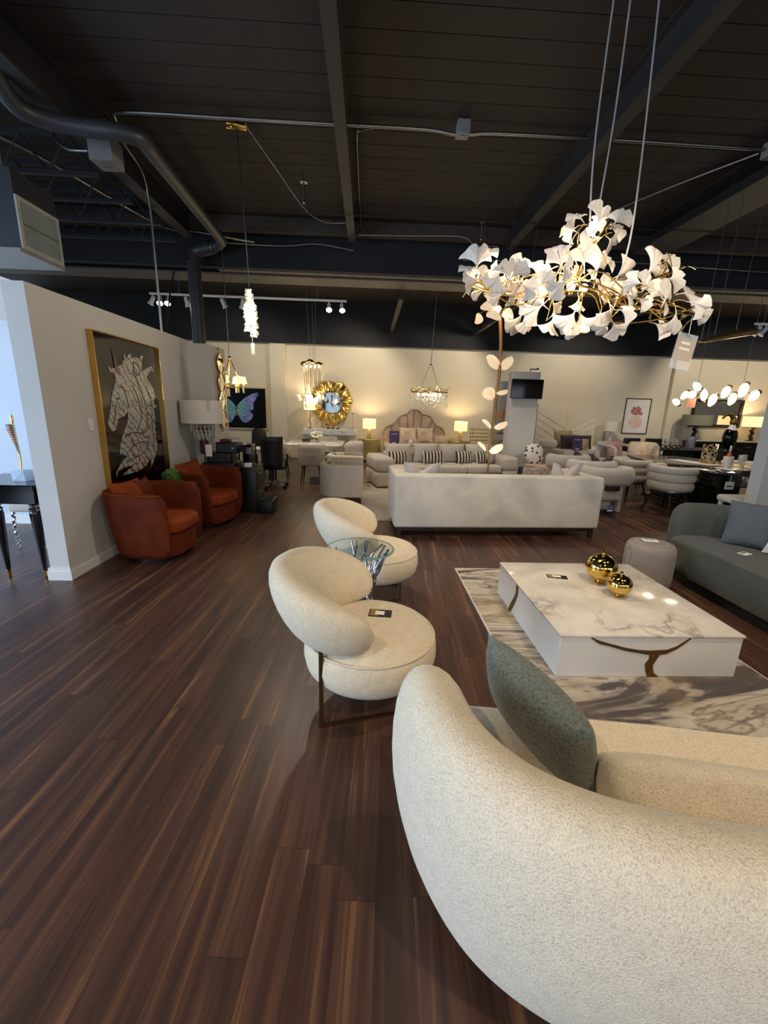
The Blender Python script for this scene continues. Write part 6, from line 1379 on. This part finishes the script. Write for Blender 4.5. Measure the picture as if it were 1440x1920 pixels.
for i, (x, y, z) in enumerate(((1.7, 7.35, 3.9), (.62, 6.4, 3.95))):
    s = thing('sprinkler', ('sprinkler drop near the right beam', 'small bare hook hanging left of the middle beam')[i], 'sprinkler', (x if i == 0 else -.9, y, 4.4)); MB().cyl((0, 0, 0), (0, 0, -.22), .014, n=8).build('drop', M_STEEL, s); MB().lathe([(0, -.006), (.05, -.006), (.05, .002), (0, .002)], 16).build('escutcheon', M_STEEL, s); MB().sph((0, 0, -.23), .024, n=10, m=6).build('head', M_STEEL, s)

# ------------------------------------------------------------------ camera
F = FPX
cy, sy, cp, sp_ = math.cos(YAW), math.sin(YAW), math.cos(PIT), math.sin(PIT)
f = Vector((sy*cp, cy*cp, -sp_)); r = Vector((cy, -sy, 0)); u = r.cross(f)
c_, s_ = math.cos(ROLL), math.sin(ROLL)
r2 = c_*r + s_*u; u2 = -s_*r + c_*u
cam = bpy.data.cameras.new('camera'); cam.sensor_fit = 'AUTO'; cam.sensor_width = 36; cam.lens = F/1920*36
cam.clip_start = .05; cam.clip_end = 60
co = bpy.data.objects.new('camera', cam); COL.objects.link(co)
M = Matrix((( r2.x, u2.x, -f.x, 0), (r2.y, u2.y, -f.y, 0), (r2.z, u2.z, -f.z, 1.6), (0, 0, 0, 1)))
co.matrix_world = M
SC.camera = co
# ------------------------------------------------------------------ light
def area(name, loc, rot, sx, sy_, e, rgb, spread=PI):
    l = bpy.data.lights.new(name, 'AREA'); l.shape = 'RECTANGLE'; l.size = sx; l.size_y = sy_; l.energy = e; l.color = rgb; l.spread = spread
    o = bpy.data.objects.new(name, l); COL.objects.link(o); o.location = loc; o.rotation_euler = rot; return o
def point(name, loc, e, rgb=(1, .82, .58), rad=.04):
    l = bpy.data.lights.new(name, 'POINT'); l.energy = e; l.color = rgb; l.shadow_soft_size = rad
    o = bpy.data.objects.new(name, l); COL.objects.link(o); o.location = loc; return o
def spot(name, loc, to, e, ang=60, rgb=(1, .86, .66), blend=.6, rad=.05):
    l = bpy.data.lights.new(name, 'SPOT'); l.energy = e; l.color = rgb; l.spot_size = R(ang); l.spot_blend = blend; l.shadow_soft_size = rad
    o = bpy.data.objects.new(name, l); COL.objects.link(o); o.location = loc
    o.rotation_euler = (Vector(to)-Vector(loc)).to_track_quat('-Z', 'Y').to_euler(); return o
DAY = (.72, .84, 1)
for i, (o0, o1) in enumerate(wops):
    area('daylight_west', (-6.66, (o0+o1)/2, 1.6), (0, R(-90), 0), 2.5, o1-o0-.2, (320, 300)[i], (.55, .74, 1))
for i, (o0, o1) in enumerate(fops):
    area('daylight_front', ((o0+o1)/2, -4.06, 1.6), (R(90), 0, 0), o1-o0-.2, 2.5, (14, 26, 30, 30, 30)[i], (.86, .92, 1))
# unseen warm spots without fixtures, added to stand in for ceiling lights
for (x, y, tx, ty, e) in ((0, 11, -.8, 12.9, 130), (3.2, 11, 1.5, 12.9, 130), (-3, 10.6, -3.6, 12.9, 90), (6, 10.8, 6, 12.9, 130), (9.5, 10.8, 10.5, 12.9, 120), (12.3, 11, 11.8, 12.9, 60)):
    spot('unseen_wall_wash', (x, y, 3.6), (tx, ty, 1.9), e, 110, (1, .87, .66))
for (x, y, tx, ty, tz, e) in ((-.5, 5.6, 1.4, 5, .6, 110), (3, 6.6, 2.2, 6.4, .5, 130), (-.2, 8.5, .3, 9.5, .5, 110), (5.4, 6.6, 5.2, 8, .7, 170), (2.2, 9.2, 3.8, 8.6, .6, 110), (-1.6, 8.4, -1.4, 9.4, .6, 140), (8.4, 9, 8.5, 10.8, .7, 120), (1.9, 1.5, 1.75, 2.9, .3, 170), (1.2, 6.9, 1.7, 8.7, .4, 120), (.6, 3.0, 1.6, 5.0, .4, 120), (-1.0, 6.2, .0, 3.2, .4, 110), (.6, 3.4, -2.65, 4.6, 1.9, 110), (3.3, 1.6, 3.4, 3.3, .5, 90), (-1.6, -.6, -1.3, 1.2, 0, 150)):
    spot('unseen_fill_spot', (x, y, 3.7), (tx, ty, tz), e, 85, (1, .87, .70))
spot('unseen_fill_spot', (1.6, -.9, 3.7), (1.0, 1.0, .5), 210, 85, (1, .80, .55))  # added unseen spot that warms the ivory sofa
for p_ in POINTS: point('lamp_bulb', *p_)
w = bpy.data.worlds.new('world'); SC.world = w; w.use_nodes = True
bg = w.node_tree.nodes['Background']; bg.inputs[0].default_value = (.75, .86, 1, 1); bg.inputs[1].default_value = .6
vs = SC.view_settings; vs.view_transform = 'Standard'; vs.look = 'None'; vs.exposure = 0; vs.gamma = 1
